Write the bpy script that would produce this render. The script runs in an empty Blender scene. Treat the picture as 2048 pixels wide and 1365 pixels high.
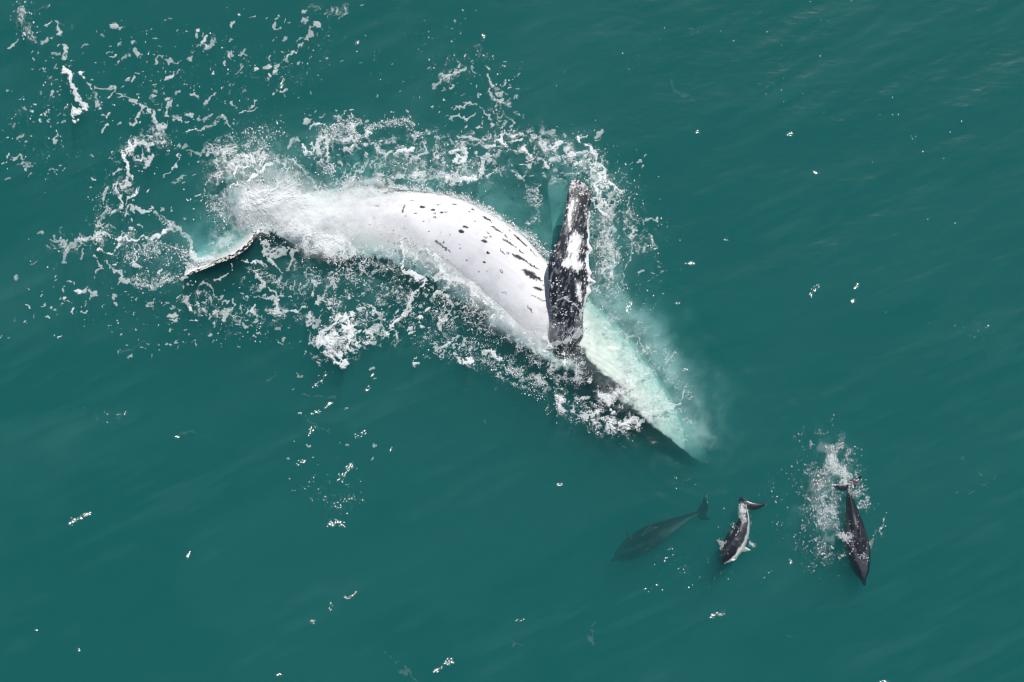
import bpy, math, random
import numpy as np
from mathutils import Vector, kdtree

random.seed(7)
rng = np.random.default_rng(7)
R = math.radians
SC = bpy.context.scene
COL = SC.collection

# ------------------------------------------------------------------ camera
H = 45.0
cam_d = bpy.data.cameras.new('camera')
cam = bpy.data.objects.new('camera', cam_d)
COL.objects.link(cam)
cam.location = (0, 0, H)
cam.rotation_euler = (0, 0, 0)
cam_d.sensor_width = 36.0
cam_d.lens = 36.0 * H / 20.48
cam_d.clip_start = 0.5
cam_d.clip_end = 3000
SC.camera = cam

# ------------------------------------------------------------------ light
SUN_EL, SUN_AZ = 61.0, 20.0            # azimuth clockwise from +Y
world = bpy.data.worlds.new('World')
SC.world = world
world.use_nodes = True
wn = world.node_tree.nodes
wl = world.node_tree.links
bg = wn['Background']
sky = wn.new('ShaderNodeTexSky')
sky.sky_type = 'NISHITA'
sky.sun_disc = False
sky.sun_elevation = R(SUN_EL)
sky.sun_rotation = R(SUN_AZ)
wl.new(sky.outputs[0], bg.inputs['Color'])
bg.inputs['Strength'].default_value = 0.08
sun_d = bpy.data.lights.new('sun', 'SUN')
sun_d.energy = 4.1
sun_d.angle = R(0.53)
sun_d.color = (1.0, 0.96, 0.9)
sun = bpy.data.objects.new('sun', sun_d)
COL.objects.link(sun)
sd = Vector((math.sin(R(SUN_AZ)) * math.cos(R(SUN_EL)), math.cos(R(SUN_AZ)) * math.cos(R(SUN_EL)), math.sin(R(SUN_EL))))
sun.rotation_euler = sd.to_track_quat('Z', 'Y').to_euler()
sun.location = (0, 0, 40)

SC.view_settings.view_transform = 'Standard'
SC.view_settings.look = 'None'
SC.view_settings.exposure = 0.0
SC.view_settings.gamma = 1.0
SC.view_settings.use_curve_mapping = False
SC.render.engine = 'CYCLES'
cy = SC.cycles
cy.use_denoising = True
try:
    cy.denoiser = 'OPENIMAGEDENOISE'
except Exception:
    pass
cy.max_bounces = 8
cy.diffuse_bounces = 2
cy.glossy_bounces = 2
cy.transmission_bounces = 2
cy.volume_bounces = 4
cy.transparent_max_bounces = 24
cy.caustics_reflective = False
cy.caustics_refractive = False
cy.sample_clamp_indirect = 4.0
SC.cycles.pixel_filter_type = 'BLACKMAN_HARRIS'
cy.filter_width = 1.15


def X(px): return (px - 1024.0) / 100.0
def Y(py): return (682.5 - py) / 100.0


# ------------------------------------------------------------------ helpers
def tag(o, label=None, cat=None, group=None, kind=None):
    if label: o['label'] = label
    if cat: o['category'] = cat
    if group: o['group'] = group
    if kind: o['kind'] = kind
    return o


def mesh_obj(name, verts, faces4=None, faces3=None, mat=None, parent=None, smooth=True, attrs=None, cols=None):
    me = bpy.data.meshes.new(name)
    verts = np.asarray(verts, np.float32)
    f4 = np.zeros((0, 4), np.int32) if faces4 is None else np.asarray(faces4, np.int32)
    f3 = np.zeros((0, 3), np.int32) if faces3 is None else np.asarray(faces3, np.int32)
    me.vertices.add(len(verts))
    me.vertices.foreach_set('co', verts.ravel())
    nl = f4.size + f3.size
    me.loops.add(nl)
    me.loops.foreach_set('vertex_index', np.concatenate([f4.ravel(), f3.ravel()]).astype(np.int32))
    nf = len(f4) + len(f3)
    me.polygons.add(nf)
    starts = np.concatenate([np.arange(len(f4)) * 4, f4.size + np.arange(len(f3)) * 3]).astype(np.int32)
    me.polygons.foreach_set('loop_start', starts)
    me.polygons.foreach_set('use_smooth', np.full(nf, smooth, bool))
    me.update(calc_edges=True)
    me.validate()
    for k, v in (attrs or {}).items():
        a = me.attributes.new(k, 'FLOAT', 'POINT')
        a.data.foreach_set('value', np.asarray(v, np.float32).ravel())
    for k, v in (cols or {}).items():
        a = me.attributes.new(k, 'FLOAT_COLOR', 'POINT')
        c4 = np.ones((len(v), 4), np.float32); c4[:, :3] = v
        a.data.foreach_set('color', c4.ravel())
    if mat: me.materials.append(mat)
    o = bpy.data.objects.new(name, me)
    COL.objects.link(o)
    if parent: o.parent = parent
    return o


def sstep(a, b, x):
    t = np.clip((x - a) / (b - a), 0, 1)
    return t * t * (3 - 2 * t)


def vnoise(x, y, seed=0):
    """smooth value noise in 0..1 (period 512)"""
    r = np.random.default_rng(1000 + seed).random((512, 512)).astype(np.float32)
    xi = np.floor(x).astype(np.int32); yi = np.floor(y).astype(np.int32)
    fx = (x - xi).astype(np.float32); fy = (y - yi).astype(np.float32)
    fx = fx * fx * fx * (fx * (fx * 6 - 15) + 10); fy = fy * fy * fy * (fy * (fy * 6 - 15) + 10)
    x0 = xi & 511; x1 = (xi + 1) & 511; y0 = yi & 511; y1 = (yi + 1) & 511
    a = r[y0, x0]; b = r[y0, x1]; c = r[y1, x0]; d = r[y1, x1]
    return a + (b - a) * fx + (c - a) * fy + (a - b - c + d) * fx * fy


def fbm(x, y, seed=0, octv=4, gain=0.5):
    s = 0; amp = 1; tot = 0
    for i in range(octv):
        k = 2.03 ** i
        c, q = math.cos(i * 0.9), math.sin(i * 0.9)
        s = s + amp * vnoise((x * c - y * q) * k + 17.3 * i, (x * q + y * c) * k + 5.1 * i, seed + i)
        tot += amp; amp *= gain
    return s / tot


def worley(x, y, seed=0):
    r = np.random.default_rng(5000 + seed)
    jx = r.random((256, 256)).astype(np.float32); jy = r.random((256, 256)).astype(np.float32)
    xi = np.floor(x).astype(np.int32); yi = np.floor(y).astype(np.int32)
    f1 = np.full(x.shape, 9, np.float32); f2 = f1.copy()
    for dy in (-1, 0, 1):
        for dx in (-1, 0, 1):
            cx = xi + dx; cy_ = yi + dy
            d = np.hypot(cx + jx[cy_ & 255, cx & 255] - x, cy_ + jy[cy_ & 255, cx & 255] - y).astype(np.float32)
            f2 = np.minimum(f2, np.maximum(f1, d)); f1 = np.minimum(f1, d)
    return f1, f2


# ------------------------------------------------------------------ materials
def new_mat(name):
    m = bpy.data.materials.new(name); m.use_nodes = True
    nt = m.node_tree
    for n in list(nt.nodes): nt.nodes.remove(n)
    out = nt.nodes.new('ShaderNodeOutputMaterial')
    return m, nt, nt.nodes, nt.links, out


def sea_material():
    m, nt, N, L, out = new_mat('sea_water')
    tr = N.new('ShaderNodeBsdfTransparent'); tr.inputs[0].default_value = (1, 1, 1, 1)
    gl = N.new('ShaderNodeBsdfGlossy'); gl.inputs['Roughness'].default_value = 0.14
    gl.inputs['Color'].default_value = (1, 1, 1, 1)
    fr = N.new('ShaderNodeFresnel'); fr.inputs['IOR'].default_value = 1.333
    mx = N.new('ShaderNodeMixShader')
    L.new(fr.outputs[0], mx.inputs[0]); L.new(tr.outputs[0], mx.inputs[1]); L.new(gl.outputs[0], mx.inputs[2])
    tc = N.new('ShaderNodeTexCoord')
    mp = N.new('ShaderNodeMapping'); mp.inputs['Rotation'].default_value = (0, 0, R(-22)); mp.inputs['Scale'].default_value = (1.2, 4.0, 1)
    L.new(tc.outputs['Object'], mp.inputs[0])
    no = N.new('ShaderNodeTexNoise'); no.inputs['Scale'].default_value = 2.2; no.inputs['Detail'].default_value = 4
    L.new(mp.outputs[0], no.inputs['Vector'])
    bp = N.new('ShaderNodeBump'); bp.inputs['Strength'].default_value = 0.11; bp.inputs['Distance'].default_value = 0.05
    L.new(no.outputs[0], bp.inputs['Height'])
    L.new(bp.outputs[0], gl.inputs['Normal']); L.new(bp.outputs[0], fr.inputs['Normal'])
    L.new(mx.outputs[0], out.inputs['Surface'])
    sc = N.new('ShaderNodeVolumeScatter')
    sc.inputs['Color'].default_value = SCAT_COL
    sc.inputs['Density'].default_value = SCAT_D
    sc.inputs['Anisotropy'].default_value = 0.0
    ab = N.new('ShaderNodeVolumeAbsorption')
    ab.inputs['Color'].default_value = ABS_COL
    ab.inputs['Density'].default_value = ABS_D
    ad = N.new('ShaderNodeAddShader')
    L.new(sc.outputs[0], ad.inputs[0]); L.new(ab.outputs[0], ad.inputs[1])
    L.new(ad.outputs[0], out.inputs['Volume'])
    return m


SCAT_COL = (0.20, 0.92, 0.935, 1); SCAT_D = 0.31
ABS_COL = (0.0, 0.665, 0.66, 1); ABS_D = 1.0


def attr_mat(name, attr, rough=0.35, spec=0.5, bump=0.0, bscale=30.0, coat=0.0):
    m, nt, N, L, out = new_mat(name)
    b = N.new('ShaderNodeBsdfPrincipled')
    a = N.new('ShaderNodeAttribute'); a.attribute_name = attr
    L.new(a.outputs['Color'], b.inputs['Base Color'])
    b.inputs['Roughness'].default_value = rough
    b.inputs['Specular IOR Level'].default_value = spec
    b.inputs['Coat Weight'].default_value = coat
    b.inputs['Coat Roughness'].default_value = 0.12
    if bump:
        tc = N.new('ShaderNodeTexCoord')
        no = N.new('ShaderNodeTexNoise'); no.inputs['Scale'].default_value = bscale; no.inputs['Detail'].default_value = 5
        L.new(tc.outputs['Object'], no.inputs['Vector'])
        bp = N.new('ShaderNodeBump'); bp.inputs['Strength'].default_value = bump; bp.inputs['Distance'].default_value = 0.02
        L.new(no.outputs[0], bp.inputs['Height']); L.new(bp.outputs[0], b.inputs['Normal'])
    L.new(b.outputs[0], out.inputs['Surface'])
    return m


def plain_mat(name, col, rough=0.5, spec=0.5):
    m, nt, N, L, out = new_mat(name)
    b = N.new('ShaderNodeBsdfPrincipled')
    tc = N.new('ShaderNodeTexCoord')
    no = N.new('ShaderNodeTexNoise'); no.inputs['Scale'].default_value = 12; no.inputs['Detail'].default_value = 4
    L.new(tc.outputs['Object'], no.inputs['Vector'])
    mx = N.new('ShaderNodeMix'); mx.data_type = 'RGBA'
    mx.inputs[6].default_value = (*[c * 0.8 for c in col], 1); mx.inputs[7].default_value = (*col, 1)
    L.new(no.outputs[0], mx.inputs[0]); L.new(mx.outputs[2], b.inputs['Base Color'])
    b.inputs['Roughness'].default_value = rough
    b.inputs['Specular IOR Level'].default_value = spec
    L.new(b.outputs[0], out.inputs['Surface'])
    return m


def foam_material(name, col):
    m, nt, N, L, out = new_mat(name)
    d = N.new('ShaderNodeBsdfDiffuse')
    tc = N.new('ShaderNodeTexCoord')
    no = N.new('ShaderNodeTexNoise'); no.inputs['Scale'].default_value = 28; no.inputs['Detail'].default_value = 5
    L.new(tc.outputs['Object'], no.inputs['Vector'])
    bp = N.new('ShaderNodeBump'); bp.inputs['Strength'].default_value = 0.25; bp.inputs['Distance'].default_value = 0.03
    L.new(no.outputs[0], bp.inputs['Height']); L.new(bp.outputs[0], d.inputs['Normal'])
    mx0 = N.new('ShaderNodeMix'); mx0.data_type = 'RGBA'
    mx0.inputs[6].default_value = (*[c * 0.86 for c in col], 1); mx0.inputs[7].default_value = (*col, 1)
    L.new(no.outputs[0], mx0.inputs[0]); L.new(mx0.outputs[2], d.inputs['Color'])
    tr = N.new('ShaderNodeBsdfTransparent')
    a = N.new('ShaderNodeAttribute'); a.attribute_name = 'cover'
    mx = N.new('ShaderNodeMixShader')
    L.new(a.outputs['Fac'], mx.inputs[0]); L.new(tr.outputs[0], mx.inputs[1]); L.new(d.outputs[0], mx.inputs[2])
    L.new(mx.outputs[0], out.inputs['Surface'])
    return m


M_SEA = sea_material()
M_BED = plain_mat('seabed_sand', (0.10, 0.12, 0.10), 0.9, 0.1)
M_WHALE = attr_mat('whale_skin', 'skin', 0.38, 0.4, 0.12, 18.0, 0.15)
M_DOLPH = attr_mat('dolphin_skin', 'skin', 0.3, 0.5, 0.03, 40.0, 0.4)
M_DEEP = attr_mat('submerged_dolphin_skin', 'skin', 0.65, 0.1)
M_BARN = plain_mat('barnacle_shell', (0.62, 0.60, 0.54), 0.8, 0.2)
M_FOAM = foam_material('sea_foam', (0.76, 0.795, 0.80))
M_EYE = plain_mat('dark_eye', (0.01, 0.01, 0.012), 0.15, 0.6)
M_DROP = plain_mat('spray_white', (0.86, 0.88, 0.88), 0.3, 0.5)

# ------------------------------------------------------------------ lofts
def crom(P, n):
    """resample rows of P smoothly (Catmull-Rom over index)"""
    P = np.asarray(P, float); k = len(P)
    t = np.linspace(0, k - 1, n)
    i = np.clip(np.floor(t).astype(int), 0, k - 2); f = (t - i)[:, None]
    p0 = P[np.clip(i - 1, 0, k - 1)]; p1 = P[i]; p2 = P[i + 1]; p3 = P[np.clip(i + 2, 0, k - 1)]
    return 0.5 * (2 * p1 + (p2 - p0) * f + (2 * p0 - 5 * p1 + 4 * p2 - p3) * f**2 + (3 * p1 - p0 - 3 * p2 + p3) * f**3)


def loft_faces(ns, nr, base=0):
    i = np.arange(ns - 1)[:, None]; j = np.arange(nr)[None, :]
    a = i * nr + j; b = i * nr + (j + 1) % nr
    return (np.stack([a, b, b + nr, a + nr], -1).reshape(-1, 4) + base)


class Shells:
    """closed lofted shells that get fused into one continuous skin"""
    def __init__(s): s.v = []; s.f4 = []; s.f3 = []; s.n = 0; s.meta = []
    def loft(s, rings, comp, sv):
        ns, nr, _ = rings.shape
        s.f4.append(loft_faces(ns, nr, s.n))
        s.v.append(rings.reshape(-1, 3)); s.meta.append(np.concatenate([np.full((ns * nr, 1), comp), sv.reshape(-1, 2)], 1))
        c0 = s.n + ns * nr
        j = np.arange(nr)
        s.v.append(np.array([rings[0].mean(0), rings[-1].mean(0)]))
        s.meta.append(np.array([[comp, sv[0, :, 0].mean(), 0], [comp, sv[-1, :, 0].mean(), 0]]))
        s.f3.append(np.stack([np.full(nr, c0), s.n + (j + 1) % nr, s.n + j], 1))
        last = s.n + (ns - 1) * nr
        s.f3.append(np.stack([np.full(nr, c0 + 1), last + j, last + (j + 1) % nr], 1))
        s.n = c0 + 2
    def fuse(s, name, voxel, smooth_it=3):
        V = np.concatenate(s.v); META = np.concatenate(s.meta)
        o = mesh_obj('shell_source', V, np.concatenate(s.f4), np.concatenate(s.f3))
        md = o.modifiers.new('fuse', 'REMESH'); md.mode = 'VOXEL'; md.voxel_size = voxel
        sm = o.modifiers.new('soft', 'SMOOTH'); sm.factor = 0.5; sm.iterations = smooth_it
        dg = bpy.context.evaluated_depsgraph_get(); dg.update()
        ev = o.evaluated_get(dg)
        me = bpy.data.meshes.new_from_object(ev, depsgraph=dg)
        old = o.data
        bpy.data.objects.remove(o); bpy.data.meshes.remove(old)
        me.name = name
        nv = len(me.vertices)
        co = np.empty(nv * 3, np.float32); me.vertices.foreach_get('co', co); co = co.reshape(-1, 3)
        no = np.empty(nv * 3, np.float32); me.vertices.foreach_get('normal', no); no = no.reshape(-1, 3)
        me.polygons.foreach_set('use_smooth', np.ones(len(me.polygons), bool))
        # nearest source data, through a hash of the source points
        kd = kdtree.KDTree(len(V))
        for i, p in enumerate(V.tolist()): kd.insert(p, i)
        kd.balance()
        idx = np.fromiter((kd.find(p)[1] for p in co.tolist()), np.int64, nv)
        return me, co, no, META[idx]


def seg_dist(px, py, a, b):
    ax, ay = a; bx, by = b
    dx, dy = bx - ax, by - ay
    t = np.clip(((px - ax) * dx + (py - ay) * dy) / (dx * dx + dy * dy + 1e-9), 0, 1)
    return np.hypot(px - ax - t * dx, py - ay - t * dy), t


# ------------------------------------------------------------------ humpback whale
# plan outline (upper edge, lower edge), height of the top, half height, roll, white limit
ST = [
 (508, 438, 512, 474, -0.18, 0.26, 4, 0.10),
 (535, 418, 538, 484, -0.12, 0.30, 6, 0.35),
 (580, 394, 578, 496, -0.03, 0.40, 10, 0.75),
 (640, 378, 632, 515, -0.07, 0.48, 24, 0.85),
 (700, 372, 685, 535, 0.01, 0.52, 24, 0.72),
 (770, 370, 738, 560, 0.06, 0.60, 29, 0.45),
 (840, 378, 795, 590, 0.13, 0.64, 35, 0.46),
 (910, 394, 848, 625, 0.27, 0.66, 40, 0.46),
 (975, 424, 904, 662, 0.40, 0.68, 43, 0.44),
 (1040, 466, 962, 700, 0.38, 0.70, 40, 0.48),
 (1098, 522, 1016, 730, 0.22, 0.72, 33, 0.56),
 (1155, 572, 1066, 756, 0.03, 0.72, 22, 0.60),
 (1218, 628, 1118, 778, -0.06, 0.72, 6, 0.50),
 (1280, 692, 1170, 812, -0.09, 0.68, -6, 0.28),
 (1328, 762, 1226, 852, -0.12, 0.60, -10, 0.18),
 (1362, 822, 1288, 886, -0.26, 0.50, -10, 0.10),
 (1396, 874, 1350, 922, -0.56, 0.36, -6, 0.10),
 (1422, 908, 1394, 942, -1.05, 0.19, 0, 0.15),
 (1434, 932, 1424, 944, -1.6, 0.08, 0, 0.2)]
WS = crom(ST, 340)
NR = 200
th = np.linspace(0, 2 * np.pi, NR, endpoint=False)
U = np.stack([X(WS[:, 0]), Y(WS[:, 1])], 1); Lw = np.stack([X(WS[:, 2]), Y(WS[:, 3])], 1)
cen = (U + Lw) / 2; lat = (Lw - U) / 2
hw = np.linalg.norm(lat, axis=1); latn = lat / hw[:, None]
ro = np.radians(WS[:, 6]); b_ = WS[:, 5]
a_ = np.sqrt(np.maximum(hw**2 - (b_ * np.sin(ro))**2, 0.002)) / np.cos(ro)
rings = np.zeros((len(WS), NR, 3)); svb = np.zeros((len(WS), NR, 2))
sidx = np.linspace(0, len(ST) - 1, len(WS))
for i in range(len(WS)):
    ct, s_ = np.cos(th), np.sin(th)
    # ventral pleats: grooves along the throat and belly
    pl = np.clip((sidx[i] - 7.0) / 2.0, 0, 1) * np.clip((18 - sidx[i]) / 2, 0, 1)
    g = np.abs(np.sin(th * 26 + 0.25 * math.sin(i * 0.03)))
    upv = np.clip(0.30 - (np.cos(th - ro[i])) * 0.9, 0.12, 1.0) if sidx[i] < 11 else 1.0
    rr = 1 - pl * 0.012 * upv * (1 - g**0.6) * (s_ > -0.25)
    e1 = a_[i] * ct * rr; e2 = b_[i] * s_ * rr
    u = e1 * math.cos(ro[i]) + e2 * math.sin(ro[i])
    z = -e1 * math.sin(ro[i]) + e2 * math.cos(ro[i])
    top = math.sqrt((a_[i] * math.sin(ro[i]))**2 + (b_[i] * math.cos(ro[i]))**2)
    rings[i, :, 0] = cen[i, 0] + latn[i, 0] * u
    rings[i, :, 1] = cen[i, 1] + latn[i, 1] * u
    rings[i, :, 2] = WS[i, 4] - top + z
    svb[i, :, 0] = sidx[i]; svb[i, :, 1] = u / hw[i]
wh = Shells()
wh.loft(rings, 0, svb)


def blade(shell, stations, comp, n=90, nr=48, sharp=1.3, bumps=0.0):
    """stations: (edge A px,py,z, edge B px,py,z, half thickness)"""
    S = crom(stations, n)
    A = np.stack([X(S[:, 0]), Y(S[:, 1]), S[:, 2]], 1); B = np.stack([X(S[:, 3]), Y(S[:, 4]), S[:, 5]], 1)
    c = (A + B) / 2; h = (B - A) / 2
    if bumps:
        k = np.arange(n) / n
        tub = np.zeros(n)
        for kc, ka, kw in [(0.33, .5, .018), (0.385, .9, .016), (0.44, .35, .015), (0.56, .8, .015), (0.61, .3, .02), (0.70, .45, .016), (0.78, .3, .014), (0.82, .8, .014), (0.88, .6, .014), (0.94, .5, .014)]:
            tub += ka * np.exp(-((k - kc) / kw)**2)
    else:
        tub = np.zeros(n)
    ax = np.gradient(c, axis=0); ax /= np.linalg.norm(ax, axis=1)[:, None] + 1e-9
    nrm = np.cross(h, ax); nrm /= np.linalg.norm(nrm, axis=1)[:, None] + 1e-9
    nrm[nrm[:, 2] < 0] *= -1
    t = np.linspace(0, 2 * np.pi, nr, endpoint=False)
    rg = np.zeros((n, nr, 3)); sv = np.zeros((n, nr, 2))
    for i in range(n):
        u = np.cos(t); w = np.sin(t)
        w = np.sign(w) * np.abs(w)**sharp
        ue = u + tub[i] * bumps * np.clip(u, 0, 1)**4
        rg[i] = c[i] + h[i] * ue[:, None] + nrm[i] * (S[i, 6] * w * (0.75 - 0.25 * u * 0))[:, None]
        sv[i, :, 0] = i / (n - 1); sv[i, :, 1] = u
    shell.loft(rg, comp, sv)


# raised flipper: root to tip, left edge / right edge
blade(wh, [
 (1122, 750, -0.50, 1150, 752, -0.55, 0.18),
 (1106, 712, -0.22, 1158, 712, -0.28, 0.19),
 (1098, 672, 0.04, 1166, 668, -0.04, 0.19),
 (1101, 632, 0.24, 1166, 630, 0.14, 0.18),
 (1097, 596, 0.42, 1174, 594, 0.30, 0.16),
 (1095, 560, 0.54, 1179, 566, 0.38, 0.14),
 (1096, 530, 0.62, 1178, 540, 0.46, 0.13),
 (1106, 500, 0.66, 1176, 512, 0.50, 0.11),
 (1119, 468, 0.68, 1176, 474, 0.52, 0.10),
 (1127, 435, 0.66, 1176, 440, 0.52, 0.09),
 (1131, 405, 0.60, 1180, 408, 0.48, 0.08),
 (1134, 384, 0.52, 1178, 386, 0.42, 0.07),
 (1139, 368, 0.46, 1170, 372, 0.38, 0.05),
 (1147, 360, 0.42, 1158, 363, 0.36, 0.03)], 1, n=150, nr=64, bumps=0.34)
# the other flipper, deep under water beyond it
blade(wh, [
 (1125, 640, -1.60, 1165, 630, -1.65, 0.14),
 (1118, 560, -1.55, 1160, 555, -1.60, 0.13),
 (1110, 490, -1.30, 1150, 490, -1.36, 0.11),
 (1104, 430, -1.20, 1142, 430, -1.28, 0.09),
 (1096, 385, -0.84, 1140, 385, -0.94, 0.07),
 (1096, 362, -0.66, 1138, 360, -0.76, 0.05),
 (1106, 352, -0.60, 1124, 352, -0.66, 0.03)], 2, n=90, nr=40, bumps=0.1)
# fluke lobe breaking the surface: leading (submerged) edge / trailing ridge
blade(wh, [
 (545, 420, -0.30, 545, 478, -0.25, 0.14),
 (512, 432, -0.34, 516, 474, -0.06, 0.12),
 (482, 444, -0.70, 498, 496, 0.10, 0.075),
 (450, 454, -1.05, 474, 514, 0.17, 0.058),
 (420, 468, -1.2, 446, 526, 0.19, 0.052),
 (394, 490, -1.05, 418, 537, 0.16, 0.048),
 (374, 512, -0.45, 394, 546, 0.11, 0.05),
 (368, 538, -0.15, 378, 552, 0.06, 0.035),
 (368, 552, 0.0, 371, 555, 0.03, 0.02)], 3, n=110, nr=48)
# fluke lobe hidden under the splash
blade(wh, [
 (545, 478, -0.28, 545, 420, -0.30, 0.14),
 (510, 470, -0.34, 518, 420, -0.38, 0.11),
 (480, 452, -0.44, 504, 394, -0.50, 0.08),
 (458, 420, -0.52, 486, 366, -0.62, 0.065),
 (446, 384, -0.58, 466, 344, -0.66, 0.05),
 (444, 350, -0.62, 450, 332, -0.66, 0.03)], 4, n=70, nr=40)

me, co, no, meta = wh.fuse('humpback_whale', 0.018, 3)
px = co[:, 0] * 100 + 1024; py = 682.5 - co[:, 1] * 100
comp = meta[:, 0].astype(int); ms = meta[:, 1]; mv = meta[:, 2]
WHITE = np.array([0.86, 0.845, 0.86]); DARK = np.array([0.013, 0.018, 0.026])
lim = np.interp(ms, np.arange(len(ST)), [s[7] for s in ST])
n1 = fbm(px / 26, py / 26, 1, 4); n2 = fbm(px / 7, py / 7, 2, 3); n3 = fbm(px / 3.2, py / 3.2, 3, 2)
w = 1 - sstep(-0.05, 0.05, mv - lim + (n1 - 0.5) * 0.30 + (n2 - 0.5) * 0.12)
w *= sstep(-0.75, -0.45, no[:, 2])
# pigment spots and scratches on the belly
spot = np.zeros(len(co))
mx_ = px + (n2 - .5) * 5 + (n3 - .5) * 2; my_ = py + (fbm(px / 7 + 31, py / 7, 12, 3) - .5) * 5
for (sx, sy, rx, ry, an, ring) in [
 (846, 415, 6.8, 2.8, 5, 0), (867, 421, 5.2, 2.6, 5, 0), (870, 436, 3.2, 2.4, 20, 1), (871, 428, 3.2, 1.4, 10, 0),
 (884, 426, 4.2, 2.0, 0, 0), (893, 426, 5, 1.2, 5, 0), (909, 410, 5.5, 1.4, 8, 0), (946, 421, 5.5, 1.4, 20, 0), (932, 456, 5.8, 2.5, 12, 0),
 (923, 465, 6.0, 3.2, 12, 0), (969, 485, 6.0, 3.0, 15, 0), (971, 477, 4.2, 1.8, 10, 1), (977, 468, 3.2, 2.2, 40, 1),
 (981, 475, 3.2, 1.4, 40, 0), (976, 507, 4.4, 2.6, 35, 0), (969, 526, 3.2, 2.2, 15, 0), (1003, 544, 4.8, 2.6, 55, 1),
 (1016, 508, 3.2, 2.0, 50, 1), (832, 428, 3.6, 1.4, 5, 0), (754, 412, 4.2, 2.0, 15, 1), (738, 393, 5.2, 2.6, -8, 0), (756, 384, 2.6, 2, 30, 0),
 (950, 445, 3.0, 1.2, 20, 0), (824, 402, 5, 1.0, 5, 0), (878, 411, 4.6, 1.0, 8, 0), (940, 426, 3.2, 1.2, 15, 0),
 (812, 434, 1.5, 1, 0, 0), (848, 444, 1.2, 0.9, 0, 0), (858, 463, 1.4, 1, 0, 0), (882, 466, 1.3, 1.2, 0, 0), (888, 486, 1.5, 2.8, 20, 0),
 (901, 472, 1.4, 1, 0, 0), (920, 490, 1.3, 1, 0, 0), (921, 498, 1.2, 1, 0, 0), (892, 501, 2.2, 1.4, 30, 0), (899, 503, 2.2, 1.6, 60, 0),
 (934, 522, 1.2, 1.2, 0, 0), (957, 544, 1.6, 1.4, 0, 0), (975, 544, 1.2, 1, 0, 0), (984, 447, 2, 1.0, 20, 0), (1087, 571, 1.6, 1.2, 0, 0)]:
    c, q = math.cos(R(an)), math.sin(R(an))
    ddx = px + (n2 - .5) * 2.2 - sx; ddy = py + (n1 - .5) * 2.2 - sy
    d = np.hypot((ddx * c + ddy * q) / rx, (-ddx * q + ddy * c) / ry) + (n3 - 0.5) * 0.5
    m_ = 1 - sstep(0.8, 1.15, d)
    if ring: m_ = m_ * sstep(0.2, 0.6, d)
    spot = np.maximum(spot, m_)
for (pts, wd, br) in [
 ([(805, 427), (807, 418), (810, 410)], 1.2, 0), ([(964, 433), (984, 447)], 1.3, .2), ([(982, 454), (1004, 468)], 1.9, .3), ([(1004, 468), (1022, 481)], 1.0, .6),
 ([(1005, 479), (1028, 495)], 2.0, .3), ([(1028, 495), (1048, 509)], 1.1, .6), ([(1024, 508), (1055, 526)], 2.4, .2), ([(1055, 526), (1080, 542)], 1.0, .5),
 ([(1045, 540), (1085, 563)], 2.8, .3), ([(1048, 546), (1074, 563)], 2.0, .3), ([(1067, 574), (1089, 583)], 1.8, .4), ([(1010, 455), (1060, 500)], 0.8, .7),
 ([(1030, 470), (1075, 515)], 0.8, .7), ([(870, 482), (884, 493)], 1.6, .2), ([(884, 493), (902, 504)], 1.4, .5), ([(767, 386), (789, 383)], 1.7, .5),
 ([(789, 382), (826, 380)], 1.3, .4), ([(783, 378), (800, 377)], 1.2, .4), ([(1060, 590), (1092, 604)], 1.0, .5), ([(1056, 612), (1066, 626)], 1.6, .3), ([(1000, 500), (1020, 520)], .7, .7)]:
    for p, q in zip(pts[:-1], pts[1:]):
        d, t = seg_dist(mx_, my_, p, q)
        wt_ = 1.35 * wd * (0.25 + 1.0 * np.sin(np.pi * np.clip(t * .94 + .04, 0, 1))**0.8 * (1.15 - 0.6 * t)) * (0.55 + 0.9 * n1)
        m_ = (1 - sstep(0.5, 1.25, d / wt_ + (n3 - 0.5) * 0.9)) * sstep(br * 0.48, br * 0.48 + .08, n2) 
        spot = np.maximum(spot, m_)
pd = np.minimum(seg_dist(px, py, (1140, 700), (1185, 745))[0] / 15, seg_dist(px, py, (1185, 748), (1228, 780))[0] / 17) + (n1 - .5) * 1.6 + (n2 - .5) * .7  # dark patch: shade at the flipper base painted into the skin
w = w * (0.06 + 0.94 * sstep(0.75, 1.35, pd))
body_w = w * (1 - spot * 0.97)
# faint grey freckling of the belly, creamier towards the throat
tone = 1 - 0.10 * sstep(0.52, 0.75, n1)
# flipper colouring
d1 = np.minimum(seg_dist(px, py, (1150, 478), (1143, 525))[0] / 11, (seg_dist(px, py, (1139, 415), (1137, 462))[0] / 5 + 0.25))
d1 = np.minimum(d1, seg_dist(px, py, (1134, 528), (1154, 533))[0] / 10)
d1 = np.minimum(d1, seg_dist(px, py, (1154, 570), (1159, 600))[0] / 4.5)
streak = fbm((px + 0.25 * py) / 4, (py - 0.2 * px) / 16, 9, 4, .65)
fw = (1 - sstep(0.6, 1.25, d1 + (streak - 0.5) * 2.8 + (n3 - 0.5) * 0.6)) * (0.80 + 0.25 * n2)
edge = sstep(0.80, 0.88, mv + (n2 - 0.5) * 0.3) * ((py < 625) & (py > 425))
fw = np.maximum(fw, edge)
fw = np.maximum(fw, ((n3 > 0.775) & (n1 > 0.40)) * 0.85)
fw = np.maximum(fw, 0.22 * sstep(0.5, 0.75, streak))
fw = np.maximum(fw, (1 - sstep(352, 400, py)) * (n3 > 0.50) * 0.9)
fw = np.where((no[:, 2] < -0.2) & (mv > 0.2), 1, fw)
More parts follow.
